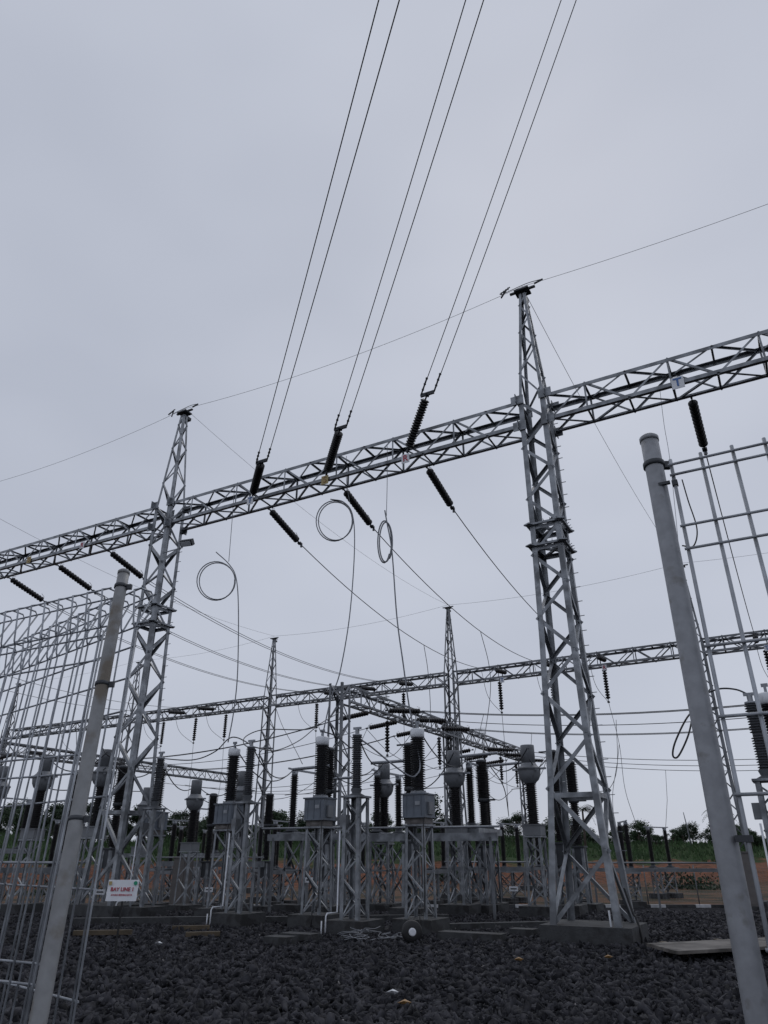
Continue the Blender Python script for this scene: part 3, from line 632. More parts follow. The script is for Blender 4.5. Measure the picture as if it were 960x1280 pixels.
# horizontal steel between the disconnector stands
for (x0, y0, Y0), (x1, y1, Y1), w_, far, lab in (((440, 1048, 22), (622, 1045, 20.6), .20, 0, 'heavy steel beam between the middle and right disconnectors'), ((335, 1046, 23.4), (440, 1047, 22.3), .18, 0, 'heavy steel beam behind the middle grey tank'),
        ((200, 1082, 33), (330, 1078, 31), .2, 1, 'long low steel beam right of the left column'), ((560, 1086, 31), (665, 1086, 30), .14, 1, 'low steel beam left of the nearest column foot'), ((735, 1088, 30), (906, 1087, 28.5), .12, 1, 'low steel beam right of the nearest column foot'), ((0, 1090, 26), (110, 1086, 25), .16, 1, 'low steel beam behind the mesh gate')):
    p, q = atY(x0, y0, Y0), atY(x1, y1, Y1); p.z = q.z = (p.z+q.z)/2
    t = thing('linking_beam', p, math.atan2((q-p).y, (q-p).x), lab, 'steel beam', 'disconnector linking beams'); L = (q-p).length
    MB().bar((0, 0, 0), (L, 0, 0), .07, w_, (0, 0, 1)).build('girder', 'galv_far' if far else 'galv', t)
    MB().tube([(-.1, -.2, .24), (L+.1, -.2, .24)], .028, 8).build('operating_rod', 'alu' if not far else 'galv_far', t)
    g = MB()
    for k in range(3): g.bar((.2+(L-.4)*k/2, 0, 0), (.2+(L-.4)*k/2, 0, gz(p.x, p.y)-p.z), .07, .07)
    g.build('prop', 'galv_far', t)

# ------------------------------------------------------------------ flexible connections
def C(pts): return spline([atY(*p) for p in pts])
cable('coiled_cable', C([(293, 612, 20.6), (290, 652, 20.6), (286, 702, 20.6)]), .010, 'thin rope holding the left round coil under the near beam', 'rope', 'cond_light')
def coil(cx, cy, rx, ry, Y, turns, tail, label, rr=.017, m='cond_light', start=-60):
    pts = []
    for i in range(int(turns*28)+1):
        a = math.radians(start)+2*PI*i/28; w = .94+.055*(i/28)+.03*math.sin(i*.21+1)
        pts.append(atY(cx+rx*w*math.cos(a)-.06*i+1, cy-ry*w*math.sin(a)*.98, Y+.02*i/28))
    o = MB().tube(pts, rr, 6); o.tube(spline([atY(*p) for p in tail]), rr, 6)
    return tag(o.build('coiled_cable', m), label, 'cable coil', 'coiled cables hanging from the beam')
coil(271, 726, 23, 24, 20.6, 2.2, [(270, 690, 20.6), (286, 705, 20.6), (295, 722, 20.6), (298, 760, 20.6), (297, 840, 20.6), (292, 890, 20.6), (285, 928, 20.6)], 'round coil of cable hanging leftmost, beside the left column')
coil(419, 651, 22, 25, 18.8, 2.3, [(413, 624, 18.8), (430, 628, 18.8), (441, 645, 18.8), (443, 690, 18.8), (437, 770, 18.8), (425, 840, 18.8), (414, 872, 18.8), (404, 915, 18.7)], 'round coil of cable hanging in the middle beside the S string')
coil(482, 677, 8, 26, 17.6, 2.1, [(481, 638, 17.6), (484, 655, 17.6), (490, 690, 17.6), (496, 770, 17.6), (504, 830, 17.5), (511, 880, 17.4), (518, 915, 17.3), (525, 955, 17.2), (521, 968, 17.1), (512, 970, 17.0), (490, 955, 17.0), (462, 932, 17.0), (441, 918, 17.0)], 'narrow coil seen edge on, hanging below the R sign', .02)
cable('hanging_rope', C([(484, 556, 17.6), (484, 600, 17.6), (483, 645, 17.6)]), .009, 'thin rope holding the edge on coil', 'rope', 'cond_light')
cable('hanging_rope', C([(433, 570, 18.8), (433, 600, 18.8), (437, 628, 18.8)]), .009, 'thin rope holding the middle coil', 'rope', 'cond_light')
cable('hanging_rope', C([(824, 480, 14.6), (830, 530, 14.5), (838, 580, 14.2), (850, 700, 14.0)]), .006, 'thin cord hanging from the near beam beside the thick gate pipe top', 'rope', 'cond_light')
CB = [([(200, 948, 24), (240, 950, 22), (268, 940, 21), (285, 924, 20.7), (296, 922, 20.6), (312, 930, 19.5), (318, 934, 19.0)], 'cable arching over the leftmost white cap'),
      ([(318, 934, 19), (345, 938, 22), (375, 925, 26), (400, 905, 28), (425, 890, 31)], 'cable sagging from the left arrester to the gantry corner'),
      ([(400, 905, 18.6), (380, 912, 21), (330, 912, 24), (308, 920, 24), (305, 930, 22), (320, 938, 19)], 'looping cable between the left and middle white caps'),
      ([(402, 914, 18.6), (420, 920, 18), (440, 935, 17.5), (449, 921, 17)], 'short cable from the middle white cap to the arrester'),
      ([(613, 958, 24), (630, 985, 26), (636, 1020, 33)], 'slanting cable under the arm right of the breaker'),
      ([(690, 941, 23), (672, 960, 22), (662, 950, 21)], 'short cable joining dome and breaker behind the nearest column'),
      ([(880, 868, 13.6), (900, 861, 13.4), (920, 862, 13.3), (935, 868, 13.2)], 'thick cable arching to the big arrester at the right edge'),
      ([(200, 960, 24), (160, 955, 24), (136, 945, 22), (128, 935, 22)], 'cable crossing behind the left column to the dome'),
      ([(132, 960, 22), (100, 985, 25), (60, 985, 24), (50, 960, 22.5)], 'cable slung between the domes behind the mesh gate'),
      ([(340, 870, 47), (352, 905, 45), (368, 935, 40), (378, 955, 32)], 'long curving cable beside the slender mid column'),
      ([(393, 870, 45), (398, 905, 40), (401, 915, 19)], 'cable dropping behind the middle white cap'),
      ([(550, 930, 33), (560, 965, 32), (572, 985, 30)], 'jumper hanging beside the busbar strings'),
      ([(640, 988, 40), (625, 1000, 38), (610, 992, 34), (600, 965, 27)], 'slack jumper below the far busbar strings'),
      ([(200, 1005, 34), (225, 1018, 33), (246, 998, 32), (285, 1015, 31), (305, 1000, 30)], 'slack line joining the small domes on the left'),
      ([(95, 905, 40), (100, 960, 38), (140, 985, 34), (186, 990, 33)], 'cable behind the leaning post to the small dome')]
def on_line(w, sag, px):
    best = min((abs(480+FPX*q.x/(q.y*CC+(q.z-EYE)*SS)-px), i) for i, q in enumerate(sagline(w[0], w[1], sag, 200)))
    return sagline(w[0], w[1], sag, 200)[best[1]]
for w_, sg, px, ends, lab in ((wT, 1.0, 530, [(535, 840, 0), (538, 890, -1), (533, 915, -2.5)], 'thin dropper from the T wire'), (wS, .9, 601, [(611, 830, 0), (613, 865, -1), (606, 920, -4), (603, 948, -8)], 'thin dropper from the S wire to the breaker')):
    q = on_line(w_, sg, px); cable('dropper', spline([q]+[atY(x, y, q.y+dy) for x, y, dy in ends]), .014, lab, 'dropper wire', group='dropper wires')
q = on_line(BUS[(5, 1)], 1.0, 833); cable('dropper', [q, atY(834, 1000, q.y-.4), atY(832, 1036, q.y-1)], .014, 'short straight dropper left of the right gate pipe', 'dropper wire', group='dropper wires')
q = on_line(BUS[(2, 1)], 1.0, 664); cable('dropper', [q, atY(664, 930, q.y-2), atY(661, 936, 21.2)], .014, 'short riser above the dome left of the nearest column', 'dropper wire', group='dropper wires')
q = G(-4.15, rb(-4.15)-.3, ZR-2.05)
cable('dropper', spline([q, atY(774, 930, q.y-.5), atY(781, 985, q.y-1.5), atY(795, 1030, q.y-3)]), .013, 'right strand of the slack dropper under the red R sign string', 'dropper wire', group='dropper wires')
cable('dropper', spline([atY(774, 930, q.y-.5), atY(772, 950, q.y-.8), atY(766, 990, q.y-1.5), atY(767, 1022, q.y-3)]), .013, 'left strand of the slack dropper under the red R sign string', 'dropper wire', group='dropper wires')
for pts, lab in CB: cable('connecting_cable', C(pts), .017, lab, 'cable', 'cond', 'connecting cables')
for px0, py0, px1, py1, Y, lab in ((366, 962, 412, 957, 22, 'rigid aluminium tube arm left of the middle transformer'), (575, 946, 622, 941, 22, 'rigid aluminium tube arm right of the middle transformer'), (603, 958, 655, 953, 25, 'rigid tube from the breaker to the dome near the nearest column'), (464, 954, 505, 951, 22, 'rigid tube arm over the two black posts'), (405, 974, 440, 972, 26, 'rigid tube arm right of the middle transformer insulator')):
    tag(MB().tube([atY(px0, py0, Y), atY(px1, py1, Y-.4)], .045, 10).build('tube_conductor', 'alu'), lab, 'tube conductor', 'rigid tube conductors')

def tops(px, py, z): p = atZ(px, py, z); return Vector((p.x, p.y, z))
LINKS = [((522, 908), (583, 950), 4.2, .5, 'cable from the rightmost white cap back to the right disconnector'), ((402, 918), (468, 960), 4.15, .55, 'cable from the middle white cap back to the middle disconnector'),
         ((294, 933), (366, 963), 4.1, .6, 'cable from the left white cap back to the left disconnector'), ((612, 955), (659, 935), 4.1, .4, 'cable between right disconnector and nearest dome'),
         ((502, 970), (567, 941), 4.1, .7, 'cable sagging between the middle disconnector and a dome'), ((410, 958), (480, 953), 4.1, .6, 'cable sagging behind the middle arrester to a dome'),
         ((246, 980), (305, 974), 3.9, .5, 'cable between the two small domes on the left'), ((203, 952), (246, 980), 4.0, .5, 'cable from the left column transformer to a small dome'), ((134, 940), (203, 952), 4.2, .6, 'cable from the dome beside the leaning post to the left column'),
         ((60, 945), (134, 940), 4.2, .5, 'cable between two domes behind the mesh gate'), ((448, 920), (480, 953), 4.1, .35, 'cable from the middle arrester back to the small dome'), ((316, 933), (366, 963), 4.1, .5, 'cable from the left arrester to the black post')]
for p, q, z, sg, lab in LINKS: cable('connecting_cable', sagline(tops(*p, z+.1), tops(*q, z+.05), sg, 16), .017, lab, 'cable', 'cond', 'connecting cables')
for a, b, lab in ((-9.6, 12, 'far left'), (-6.6, 14, 'middle'), (-3.9, 17, 'right'), (-16.5, 12, 'left'), (-19.4, 14, 'leftmost')):
    p = G(a, b+8, 8.1); q = G(a+.3, b, 3.9); cable('dropper', spline([p, p.lerp(q, .35)+Vector((.2, 0, -1.1)), p.lerp(q, .7)+Vector((.2, 0, -.9)), q]), .015, f'long slack cable from the busbars down to the switchgear, {lab} one', 'dropper wire', group='slack busbar droppers')
# floodlight on the left column
fl = thing('floodlight', G(-SPAN+.38, -.3, 10.4), ANG, 'small black floodlight on an arm beside the left column', 'floodlight')
MB().bar((0, 0, 0), (.75, 0, .02), .03, .03).build('bracket', 'galv', fl)
MB().box((.98, -.05, .12), (.42, .16, .20), .2, .7).build('lamp_body', 'galv_dark', fl)
MB().box((1.0, -.13, .05), (.34, .02, .14), .2, .7).build('lens', 'cap', fl)

# ------------------------------------------------------------------ gateway in front of the viewer
POST_R = atY(811, 548, 2.62); POST_L = atY(155, 715, 4.2)
def gate_post(name, pt, pb, r0, r1, m, label, clamps):
    t = thing(name, (pb.x, pb.y, 0), 0, label, 'gate post', 'pipe gate posts'); base = Vector((pb.x, pb.y, 0))
    n = 20; pts = [(pb.lerp(pt, i/n))-base for i in range(n+1)]
    MB().tube(pts, [r0+(r1-r0)*i/n for i in range(n+1)], 24).build('pipe', m, t)
    d = (pt-pb).normalized(); mt = d.to_track_quat('Z', 'X').to_matrix()
    MB().lathe([(r1+.0025, -.02), (r1+.003, 0), (r1*.8, .010), (r1*.3, .015)], 24, pt-base, mt).build('cap', m, t)
    for f, w in clamps:
        c = pb.lerp(pt, f)-base
        cl = MB().lathe([(r1+.001, -.012), (r1+.007, -.010), (r1+.007, .010), (r1+.001, .012)], 20, c, mt); cl.box(c+Vector((w*(r1+.016), .0, 0)), (.03, .025, .03)); cl.build('clamp', 'galv_dark', t)
    return t
# feet continued down to the ground along the axis of each pipe
def foot(top, px, py, Y):
    q = atY(px, py, Y); d = (q-top); return top+d*((top.z+.02)/(top.z-q.z))
RB = foot(POST_R, 950, 1280, 2.50); LB = foot(POST_L, 47, 1280, 3.75)
gate_post('gate_post', POST_R, RB, .041, .037, 'post', 'thick leaning galvanised pipe post of the right gate leaf', ((.955, 1),))
gate_post('gate_post', POST_L, LB, .041, .035, 'post_rust', 'rust streaked leaning pipe post of the left mesh gate', ((.965, 1), (.76, 1), (.53, 1)))
# right leaf: flat welded bars
def leaf_right():
    o = atY(838, 576, 2.55); t = thing('gate_leaf', (o.x, o.y, 0), ANG, 'open welded bar gate leaf at the right edge', 'gate leaf', 'gate leaves')
    # verticals follow the same lean as the pipe post
    lean = (POST_R-RB); lean = lean/lean.z
    inv = Matrix.Rotation(-ANG, 3, 'Z'); ln = inv @ Vector((lean.x, lean.y, 1.0))
    H = o.z
    def P(s, z): return Vector((s, 0, 0))+Vector((ln.x*(z-H), ln.y*(z-H), z))
    v = MB()
    for k in range(11): v.tube([P(k*.117, .12), P(k*.117, H+.005)], .0072, 8)
    v.build('vertical_bar', 'wire', t)
    h = MB()
    for z in (H-.025, H-.075, 2.62, 2.52, 2.13, 1.88, 1.63, 1.2, .8, .45, .2):
        h.tube([P(-.012, z)+Vector((0, -.012, 0)), P(1.18, z)+Vector((0, -.012, 0))], .0058, 8)
    h.build('cross_bar', 'wire', t)
    g = MB().box(P(-.04, H-.10), (.045, .014, .012)).box(P(-.02, H-.11)+Vector((.02, 0, 0)), (.022, .024, .022)).build('hinge', 'galv_dark', t)
    MB().box(P(-.01, 1.5), (.05, .025, .02)).build('hinge', 'galv_dark', t)
    MB().tube(spline([P(.02, H-.11)+Vector((.01, -.02, 0)), P(.035, H-.2), P(.045, H-.33), P(.02, H-.40), P(-.02, H-.39)]), .0028, 6).build('tie_wire', 'black', t)
leaf_right()
lp = [atY(884, 880, 2.7), atY(862, 893, 2.66), atY(845, 925, 2.64), atY(841, 944, 2.64), atY(848, 945, 2.64), atY(860, 920, 2.66), atY(866, 895, 2.7)]
cable('cable_loop', spline(lp), .0034, 'black cable loop hanging beside the thick right gate pipe', 'cable loop', 'black')
# left fence panel with rolled top, and the opened leaf behind it
def mesh_panel(o, ang, n, pitch, H, z0, lean, label, roll=.11, m='wire', rows=()):
    t = thing('mesh_gate', (o.x, o.y, 0), ang, label, 'mesh gate', 'left mesh gate panels'); inv = Matrix.Rotation(-ang, 3, 'Z'); ln = inv @ Vector((lean.x, lean.y, 1.0))
    def P(s, z, w=0): return Vector((s+ln.x*(z-H), w+ln.y*(z-H), z))
    v = MB(); r = .0058
    for k in range(n):
        s = k*pitch
        v.tube([P(s, z0), P(s, H-.27), P(s, H-.25, -roll*.1), P(s, H-.03, -roll), P(s, H-.005, -roll*.8), P(s, H, 0), P(s, H-.02, roll*.5), P(s, H-.25, roll*.15), P(s, H-.28, 0)], r, 6)
        v.tube([P(s, z0+.26), P(s, z0+.02, -roll), P(s, z0, -roll*.8), P(s, z0, 0)], r, 6)
    v.build('vertical_wire', m, t)
    h = MB(); e = (n-1)*pitch
    for z, w in [(H-.02, -roll-.008), (H-.005, .01), (H-.265, -.014)]+[(z, -.01) for z in rows]+[(z0+.02, -roll-.008), (z0+.27, -.014)]:
        h.tube([P(-.03, z, w), P(e+.03, z, w)], r, 6)
    h.build('horizontal_wire', m, t)
    MB().tube([P(-.03, z0+.1), P(-.03, H-.3)], .0058, 8).build('edge_wire', m, t)
lean = (POST_L-LB); lean = lean/lean.z
o = Vector((POST_L.x-.10, POST_L.y+.06, 0))
mesh_panel(o, ANG+PI, 17, .135, 2.985, .12, Vector((lean.x, lean.y, 1)), 'mesh fence panel with rolled top left of the leaning post', .10, rows=(2.66, 2.50, 1.95, 1.85, 1.42, 1.0, .92, .5))
mesh_panel(Vector((POST_L.x+.09, POST_L.y+.10, 0)), ANG+PI-.24, 15, .15, 3.0, .10, Vector((lean.x*1.02, lean.y*.95, 1)), 'swung open mesh gate leaf behind the leaning post', .09, rows=(2.60, 2.40, 2.2, 1.74, 1.3, .85, .45))

# ------------------------------------------------------------------ things on the ground
sp = atY(153, 1113, 13.6); s = thing('warning_sign', (sp.x, sp.y, 0), -.02, 'white sign with red lettering on a stick in front of the left column', 'sign')
MB().bar((.02, .015, -.05), (.02, .015, sp.z-.02), .03, .025).build('stake', 'black', s)
pl = MB().box((0, 0, sp.z), (.52, .012, .32), 0, -.08).build('board', 'white', s)
text_part('BAY LINE 1', .082, 'red', s, (0, -.012, sp.z+.015), (PI/2-.08, 0, 0)); text_part('AWAS BERBAHAYA', .042, 'red', s, (0, -.012, sp.z-.07), (PI/2-.08, 0, 0))
MB().box((-.215, -.02, sp.z+.11), (.05, .006, .055), 0, -.08).build('emblem', 'yellow', s); MB().lathe([(.032, 0), (.032, .004)], 16, (.215, -.014, sp.z+.11), Matrix.Rotation(PI/2, 3, 'X')).build('emblem', 'green', s)
for px, py, Y, lab in ((642, 1111, 23.5, 'small white label plate left of the nearest column foot'), (387, 1100, 22.5, 'small white label plate beside the middle stand'), (261, 1112, 25, 'small white label plate left of the left grey tank stand'), (125, 1115, 22, 'small white label plate on the left column foot')):
    p = atY(px, py, Y); t = thing('equipment_plate', (p.x, p.y, gz(p.x, p.y)), 0, lab, 'sign', 'small equipment plates'); h = p.z-gz(p.x, p.y)
    MB().box((0, 0, h), (.26, .01, .13)).build('plate', 'white', t); MB().bar((0, .012, 0), (0, .012, h), .02, .02).build('stake', 'galv_dark', t); MB().box((0, -.008, h), (.18, .005, .03)).build('lettering', 'black', t)
for px, py, m_, lab in ((505, 1253, 'brown', 'small dry leaf lying on the gravel near the bottom'), (760, 1196, 'brown', 'small brown leaf on the gravel in front of the nearest column'), (490, 1240, 'cap', 'small white scrap lying on the gravel near the bottom'), (198, 1179, 'cap', 'small white scrap on the gravel right of the warning sign stake'), (648, 1199, 'brown', 'brown wood chip on the gravel left of the nearest column')):
    a = atZ(px, py, .07); tag(MB().add([(-.07, -.02, 0), (0, -.045, .02), (.08, .0, .0), (.01, .035, .025), (-.04, .02, -.015), (.03, -.01, -.02)], [(0, 1, 5), (1, 2, 5), (2, 3, 5), (3, 4, 5), (4, 0, 5), (0, 4, 3, 1), (3, 2, 1)]).build('litter', m_, loc=a), lab, 'litter', 'litter on the gravel')
# black roll with a white core
q = atZ(515, 1178, .02); t = thing('cable_roll', (q.x, q.y, .0), .1, 'small black roll with a white core lying on the gravel', 'cable roll')
rm = Matrix.Rotation(PI/2, 3, 'X')
MB().lathe([(.07, -.06), (.17, -.075), (.19, -.05), (.19, .05), (.17, .075), (.07, .06)], 26, (0, 0, .19), rm).build('roll', 'black', t)
MB().lathe([(.055, -.09), (.068, -.08), (.068, .1), (.05, .11)], 18, (0, 0, .19), rm).build('core', 'white', t)
q = atZ(470, 1176, .02); t = MB()
for i in range(26):
    c = Vector((q.x+random.uniform(-.55, .45), q.y+random.uniform(-.2, .25), 0)); z = random.uniform(.03, .10+.10*max(0, 1-abs(c.x-q.x)))
    a = random.uniform(0, 2*PI); r = random.uniform(.08, .22)
    t.tube(spline([c+Vector((r*math.cos(a+k), r*.6*math.sin(a+k), z+random.uniform(-.03, .06))) for k in (0, 1, 2.1, 3.3)], 5), .007, 5)
tag(t.build('wire_tangle', 'cond_light'), 'tangle of pale wire lying in front of the middle stand', 'wire tangle', kind=None)
def plank(p, q, w, h, z, m, lab, grp='boards lying on the gravel'):
    p = Vector((p[0], p[1], z)); q = Vector((q[0], q[1], z)); tag(MB().bar(p, q, w, h, (0, 0, 1)).build('wood_plank', m), lab, 'plank', grp)
for i, nm in enumerate(('nearest', 'second', 'third', 'fourth', 'farthest')):
    a = atZ(842, 1190, .15)+Vector((-.05, .93, 0))*.232*i; dirv = Vector((.93, .36, 0)); plank((a.x, a.y), (a.x+3.0*dirv.x, a.y+3.0*dirv.y), .215, .045, .15, 'wood', f'pale grey board beside the right gate pipe, {nm} of five')
for i, k in enumerate((.3, 1.5, 2.7)):
    a = atZ(844, 1193, .06); b = a+Vector((-.05, 1.1, 0)); c = a+Vector((.93, .36, 0))*k; plank((c.x, c.y), (c.x+(b.x-a.x), c.y+(b.y-a.y)), .10, .13, .06, 'wood_warm', 'timber bearer under the pale boards, '+('left', 'middle', 'right')[i]+' one')
for px0, px1, py, z, lab in ((92, 165, 1166, .1, 'brown timber beside the warning sign stake'), (215, 262, 1160, .06, 'brown timber between the left stands'), (232, 275, 1168, .05, 'short brown timber in front of the left stands')):
    a, b = atZ(px0, py, z), atZ(px1, py-1, z); plank((a.x, a.y), (b.x, b.y), .12, .08, z, 'wood_warm', lab)
for px0, px1, py, z, lab in ((90, 330, 1150, .12, 'low concrete edging behind the left stands'), (560, 690, 1157, .08, 'low concrete edging between the middle stands and the nearest column'), (330, 560, 1148, .1, 'low concrete edging behind the middle stands'), (760, 960, 1152, -.12, 'pale concrete edging right of the nearest column')):
    a, b = atZ(px0, py, z), atZ(px1, py-3, z)
    tag(MB().bar((a.x, a.y, z-.09), (b.x, b.y, z-.09), .22, .26, (0, 0, 1)).build('concrete_edging', 'conc' if px0 < 700 else 'conc_pale'), lab, 'edging', 'low concrete edgings')
a = atY(765, 1178, 14.95)
tag(MB().tube([(a.x, a.y-.05, .55), (a.x, a.y-.07, .3), (a.x+.01, a.y-.1, -.02)], .018, 8).build('conduit_stub', 'pvc'), 'short white conduit in front of the nearest column footing', 'conduit')
a = atY(797, 1170, 15.2)
tag(MB().tube(spline([(a.x-.1, a.y+.1, .9), (a.x-.03, a.y, .5), (a.x, a.y-.05, .42), (a.x+.03, a.y-.12, .2), (a.x+.03, a.y-.15, -.03)]), .022, 8).build('earth_cable', 'black'), 'black cable running down the corner of the nearest column footing', 'cable')
for px, py, w, lab in ((375, 1172, .7, 'low concrete block in front of the middle grey tank stand'), (350, 1176, .5, 'flat pale slab near the leftmost conduit'), (590, 1171, 1.3, 'long low concrete block right of the black roll'), (655, 1166, .5, 'flat slab left of the nearest column footing')):
    a = atZ(px, py, .06); tag(MB().box((0, 0, .05), (w, .35, .17), ANG).build('concrete_block', 'conc', loc=(a.x, a.y, 0)), lab, 'concrete block', 'loose concrete blocks')
for px, py, Y, w, h, lab in ((226, 1110, 31, .62, 1.7, 'pale upright cabinet between the left column and left stands'), (938, 1112, 27, .45, 1.6, 'pale upright cabinet right of the thick gate pipe')):
    a = atY(px, py, Y); g = gz(a.x, a.y); t = thing('control_cabinet', (a.x, a.y, g), ANG, lab, 'cabinet', 'control cabinets')
    MB().box((0, 0, .1), (w+.1, .6, .2)).build('plinth', 'conc', t); MB().box((0, 0, .2+h/2), (w, .45, h)).box((0, 0, .22+h), (w+.08, .53, .04)).build('housing', 'beige', t); MB().box((0, -.235, .2+h/2), (w-.08, .02, h-.1)).build('door', 'beige', t)

# painted kerb and boundary fence beyond the yard
for i in range(46):
    x = -34+i*1.5; y = 37.2
    if i % 2: continue
k1, k2 = MB(), MB()
for i in range(140):
    x = -45+i*.7; (k1 if i % 3 == 1 else k2).box((x+.35, 37.6, gz(x, 37.6)+.04), (.695, .2, .16))
M['kerbw'] = mat('worn_white_paint', (.42, .43, .45), .7, 0, .25, 4)
kb = k1.build('kerb', 'kerbw'); tag(kb, kind='structure'); kb = k2.build('kerb', 'conc'); tag(kb, kind='structure')
def fence_proto():
    t = thing('boundary_fence', (0, 0, 0)); t['category'] = 'fence'
    MB().tube([(0, 0, -.1), (0, 0, 1.75)], .03, 8).build('post', 'galv_far', t)
    m_ = MB()
    for k in range(1, 16): m_.bar((k*.156, 0, .1), (k*.156, 0, 1.6), .004, .004)
    for z in (.15, .5, .85, 1.2, 1.5, 1.6): m_.bar((0, 0, z), (2.5, 0, z), .006, .006)
    m_.build('mesh_infill', 'galv_far', t); return t
fp = fence_proto()
for i in range(34):
    x = -42+i*2.5; y = 39.6
    o = place(i > 0, fp, (x, y, gz(x, y)), 0, 'low wire mesh fence panel at the far edge of the yard', 'boundary fence panels')
# ------------------------------------------------------------------ trees, bushes and grass
def tree_mesh(h, w, leaves, seed, m, name='tree', leaf=.34, trunk_h=.35):
    r = random.Random(seed); t = thing(name, (0, 0, 0)); t['category'] = 'tree'
    tr = MB(); tr.tube([(0, 0, -.2), (.05, .03, h*.3), (-.05, .05, h*.62), (0, 0, h*.85)], [.035*h, .027*h, .016*h, .006*h], 8)
    cl = []
    for i in range(13):
        a = r.uniform(0, 2*PI); zz = r.uniform(trunk_h, .95)*h; rad = w*.5*math.sin(max(.15, min(1, (1.08-zz/h)*1.6))*PI/2)*r.uniform(.35, 1)
        c = Vector((math.cos(a)*rad, math.sin(a)*rad, zz)); cl.append((c, r.uniform(.13, .24)*w))
        s = Vector((0, 0, zz*r.uniform(.5, .8))); tr.tube([s, s.lerp(c, .5)+Vector((0, 0, .1)), c], [.011*h, .007*h, .003*h], 5)
    tr.build('trunk', 'bark', t)
    b = MB(); vs = []; fs = []
    for i in range(leaves):
        c, rr = r.choice(cl); d = Vector((r.gauss(0, 1), r.gauss(0, 1), r.gauss(0, .75))); d = d.normalized()*rr*(r.random()**.45)*r.uniform(.7, 1.25)
        p = c+d; x = Vector((r.gauss(0, 1), r.gauss(0, 1), r.gauss(0, .6))).normalized(); y = x.cross(Vector((r.gauss(0, 1), r.gauss(0, 1), r.gauss(0, 1)))).normalized(); s = leaf*r.uniform(.5, 1.2)
        o = len(vs); vs += [p-x*s*.5, p-y*s*.28, p+x*s*.5, p+y*s*.28]; fs.append((o, o+1, o+2, o+3))
    b.add(vs, fs); b.build('crown', m, t); return t
def palm(h, seed):
    r = random.Random(seed); t = thing('palm_tree', (0, 0, 0)); t['category'] = 'palm'
    MB().tube([(0, 0, -.2), (.1, 0, h*.5), (.15, 0, h)], [.16, .12, .09], 8).build('trunk', 'bark', t)
    b = MB()
    for k in range(15):
        a = 2*PI*k/15+r.uniform(-.2, .2); up = r.uniform(.0, .9); L = r.uniform(1.5, 2.1); pr = None
        for j in range(12):
            s = j/11; p = Vector((.15+math.cos(a)*L*s, math.sin(a)*L*s, h+L*(up*s-1.0*s*s)))
            side = Vector((-math.sin(a), math.cos(a), -.3)); ln = .55*math.sin(PI*min(1, s+.12))+.05
            for sg in (-1, 1): b.add([p, p+Vector((math.cos(a)*.08, math.sin(a)*.08, 0)), p+side*ln*sg*Vector((1, 1, 1)).length/1.73+Vector((math.cos(a)*.25, math.sin(a)*.25, -.25 if sg > 0 else -.05))], [(0, 1, 2)])
    b.build('crown', 'leaf_a', t); return t
TP = [tree_mesh(6.0, 6.5, 5200, 1, 'leaf_a'), tree_mesh(5.0, 5.5, 4600, 2, 'leaf_b'), tree_mesh(7.2, 5.0, 4600, 3, 'leaf_a', trunk_h=.4), tree_mesh(4.2, 5.5, 4600, 4, 'leaf_b', trunk_h=.2), tree_mesh(6.5, 3.6, 1300, 5, 'leaf_b', trunk_h=.5)]
used = set()
def put_tree(k, x, y, s, lab, grp, rz=None):
    o = TP[k] if k not in used else copy_tree(TP[k]); used.add(k)
    o.location = (x, y, gz(x, y)-.1); o.rotation_euler = (0, 0, random.uniform(0, 6)); o.scale = (s*1.05, s*1.05, s*random.uniform(.72, .9)); tag(o, lab, 'tree', grp)
SP = [(75, 80, 0, 1.0, 'large dark tree behind the mesh gate'), (108, 78, 2, .95, 'tall tree just left of the leaning post foot'), (20, 84, 3, 1.15, 'broad low tree at the left edge behind the mesh gate'), (178, 80, 2, .9, 'tall tree seen through the left column'),
      (228, 82, 0, .85, 'rounded tree between the left column and the left grey tank'), (262, 88, 3, 1.0, 'low bushy tree left of the left grey tank'), (345, 84, 1, 1.0, 'bushy tree behind the slender mid column'), (383, 86, 0, .9, 'dark tree left of the middle grey tank'),
      (538, 66, 2, .88, 'isolated tall tree crown directly right of the right black column'), (700, 84, 1, 1.0, 'dark tree seen through the nearest column'), (648, 86, 0, .8, 'dark tree left of the nearest column'), (843, 92, 4, .5, 'thin open tree standing above the far tree line'),
      (932, 88, 4, .6, 'thin open tree right of the thick gate pipe'), (800, 98, 3, .95, 'low tree right of the nearest column'), (475, 90, 1, .85, 'tree between the two middle stands')]
for px, Y, k, s, lab in SP:
    s *= .92 if px == 538 else .72 if px in (75, 108, 20) else .72
    x = (px-480)/FPX*(Y*CC+.5); put_tree(k, x, Y, s, lab, 'trees at the edge of the yard')
rr = random.Random(11)
for i in range(170):
    x = -85+170*(i+rr.random()*.8)/170; y = 94+rr.uniform(-4, 16); k = rr.choice((0, 1, 1, 3, 3)); s = rr.choice((.30, .38, .46, .56))*rr.uniform(.9, 1.15)*(1.2 if x < -10 else .95)
    put_tree(k, x, y, s, 'small bushy tree in the even tree line along the grass bank', 'far tree line')
pm = palm(4.2, 3)
for i, (px, Y, lab) in enumerate(((731, 80, 'palm seen through the nearest column'), (905, 95, 'small palm right of the thick gate pipe'))):
    x = (px-480)/FPX*(Y*CC+.5); o = place(i > 0, pm, (x, Y, gz(x, Y)-.3), i*1.3, lab, 'palms in the tree line')
t = tag(MB().tube([(0, 0, -.3), (-.1, 0, 2), (-.25, 0, 3.6)], [.09, .07, .04], 6).tube([(-.1, 0, 2), (.3, 0, 2.7)], [.04, .02], 5).build('bare_tree', 'paint_grey', loc=(0, 0, 0)), 'pale bare trunk standing above the grass bank', 'dead tree'); t.location = ((861-480)/FPX*82, 90, gz(38, 90))
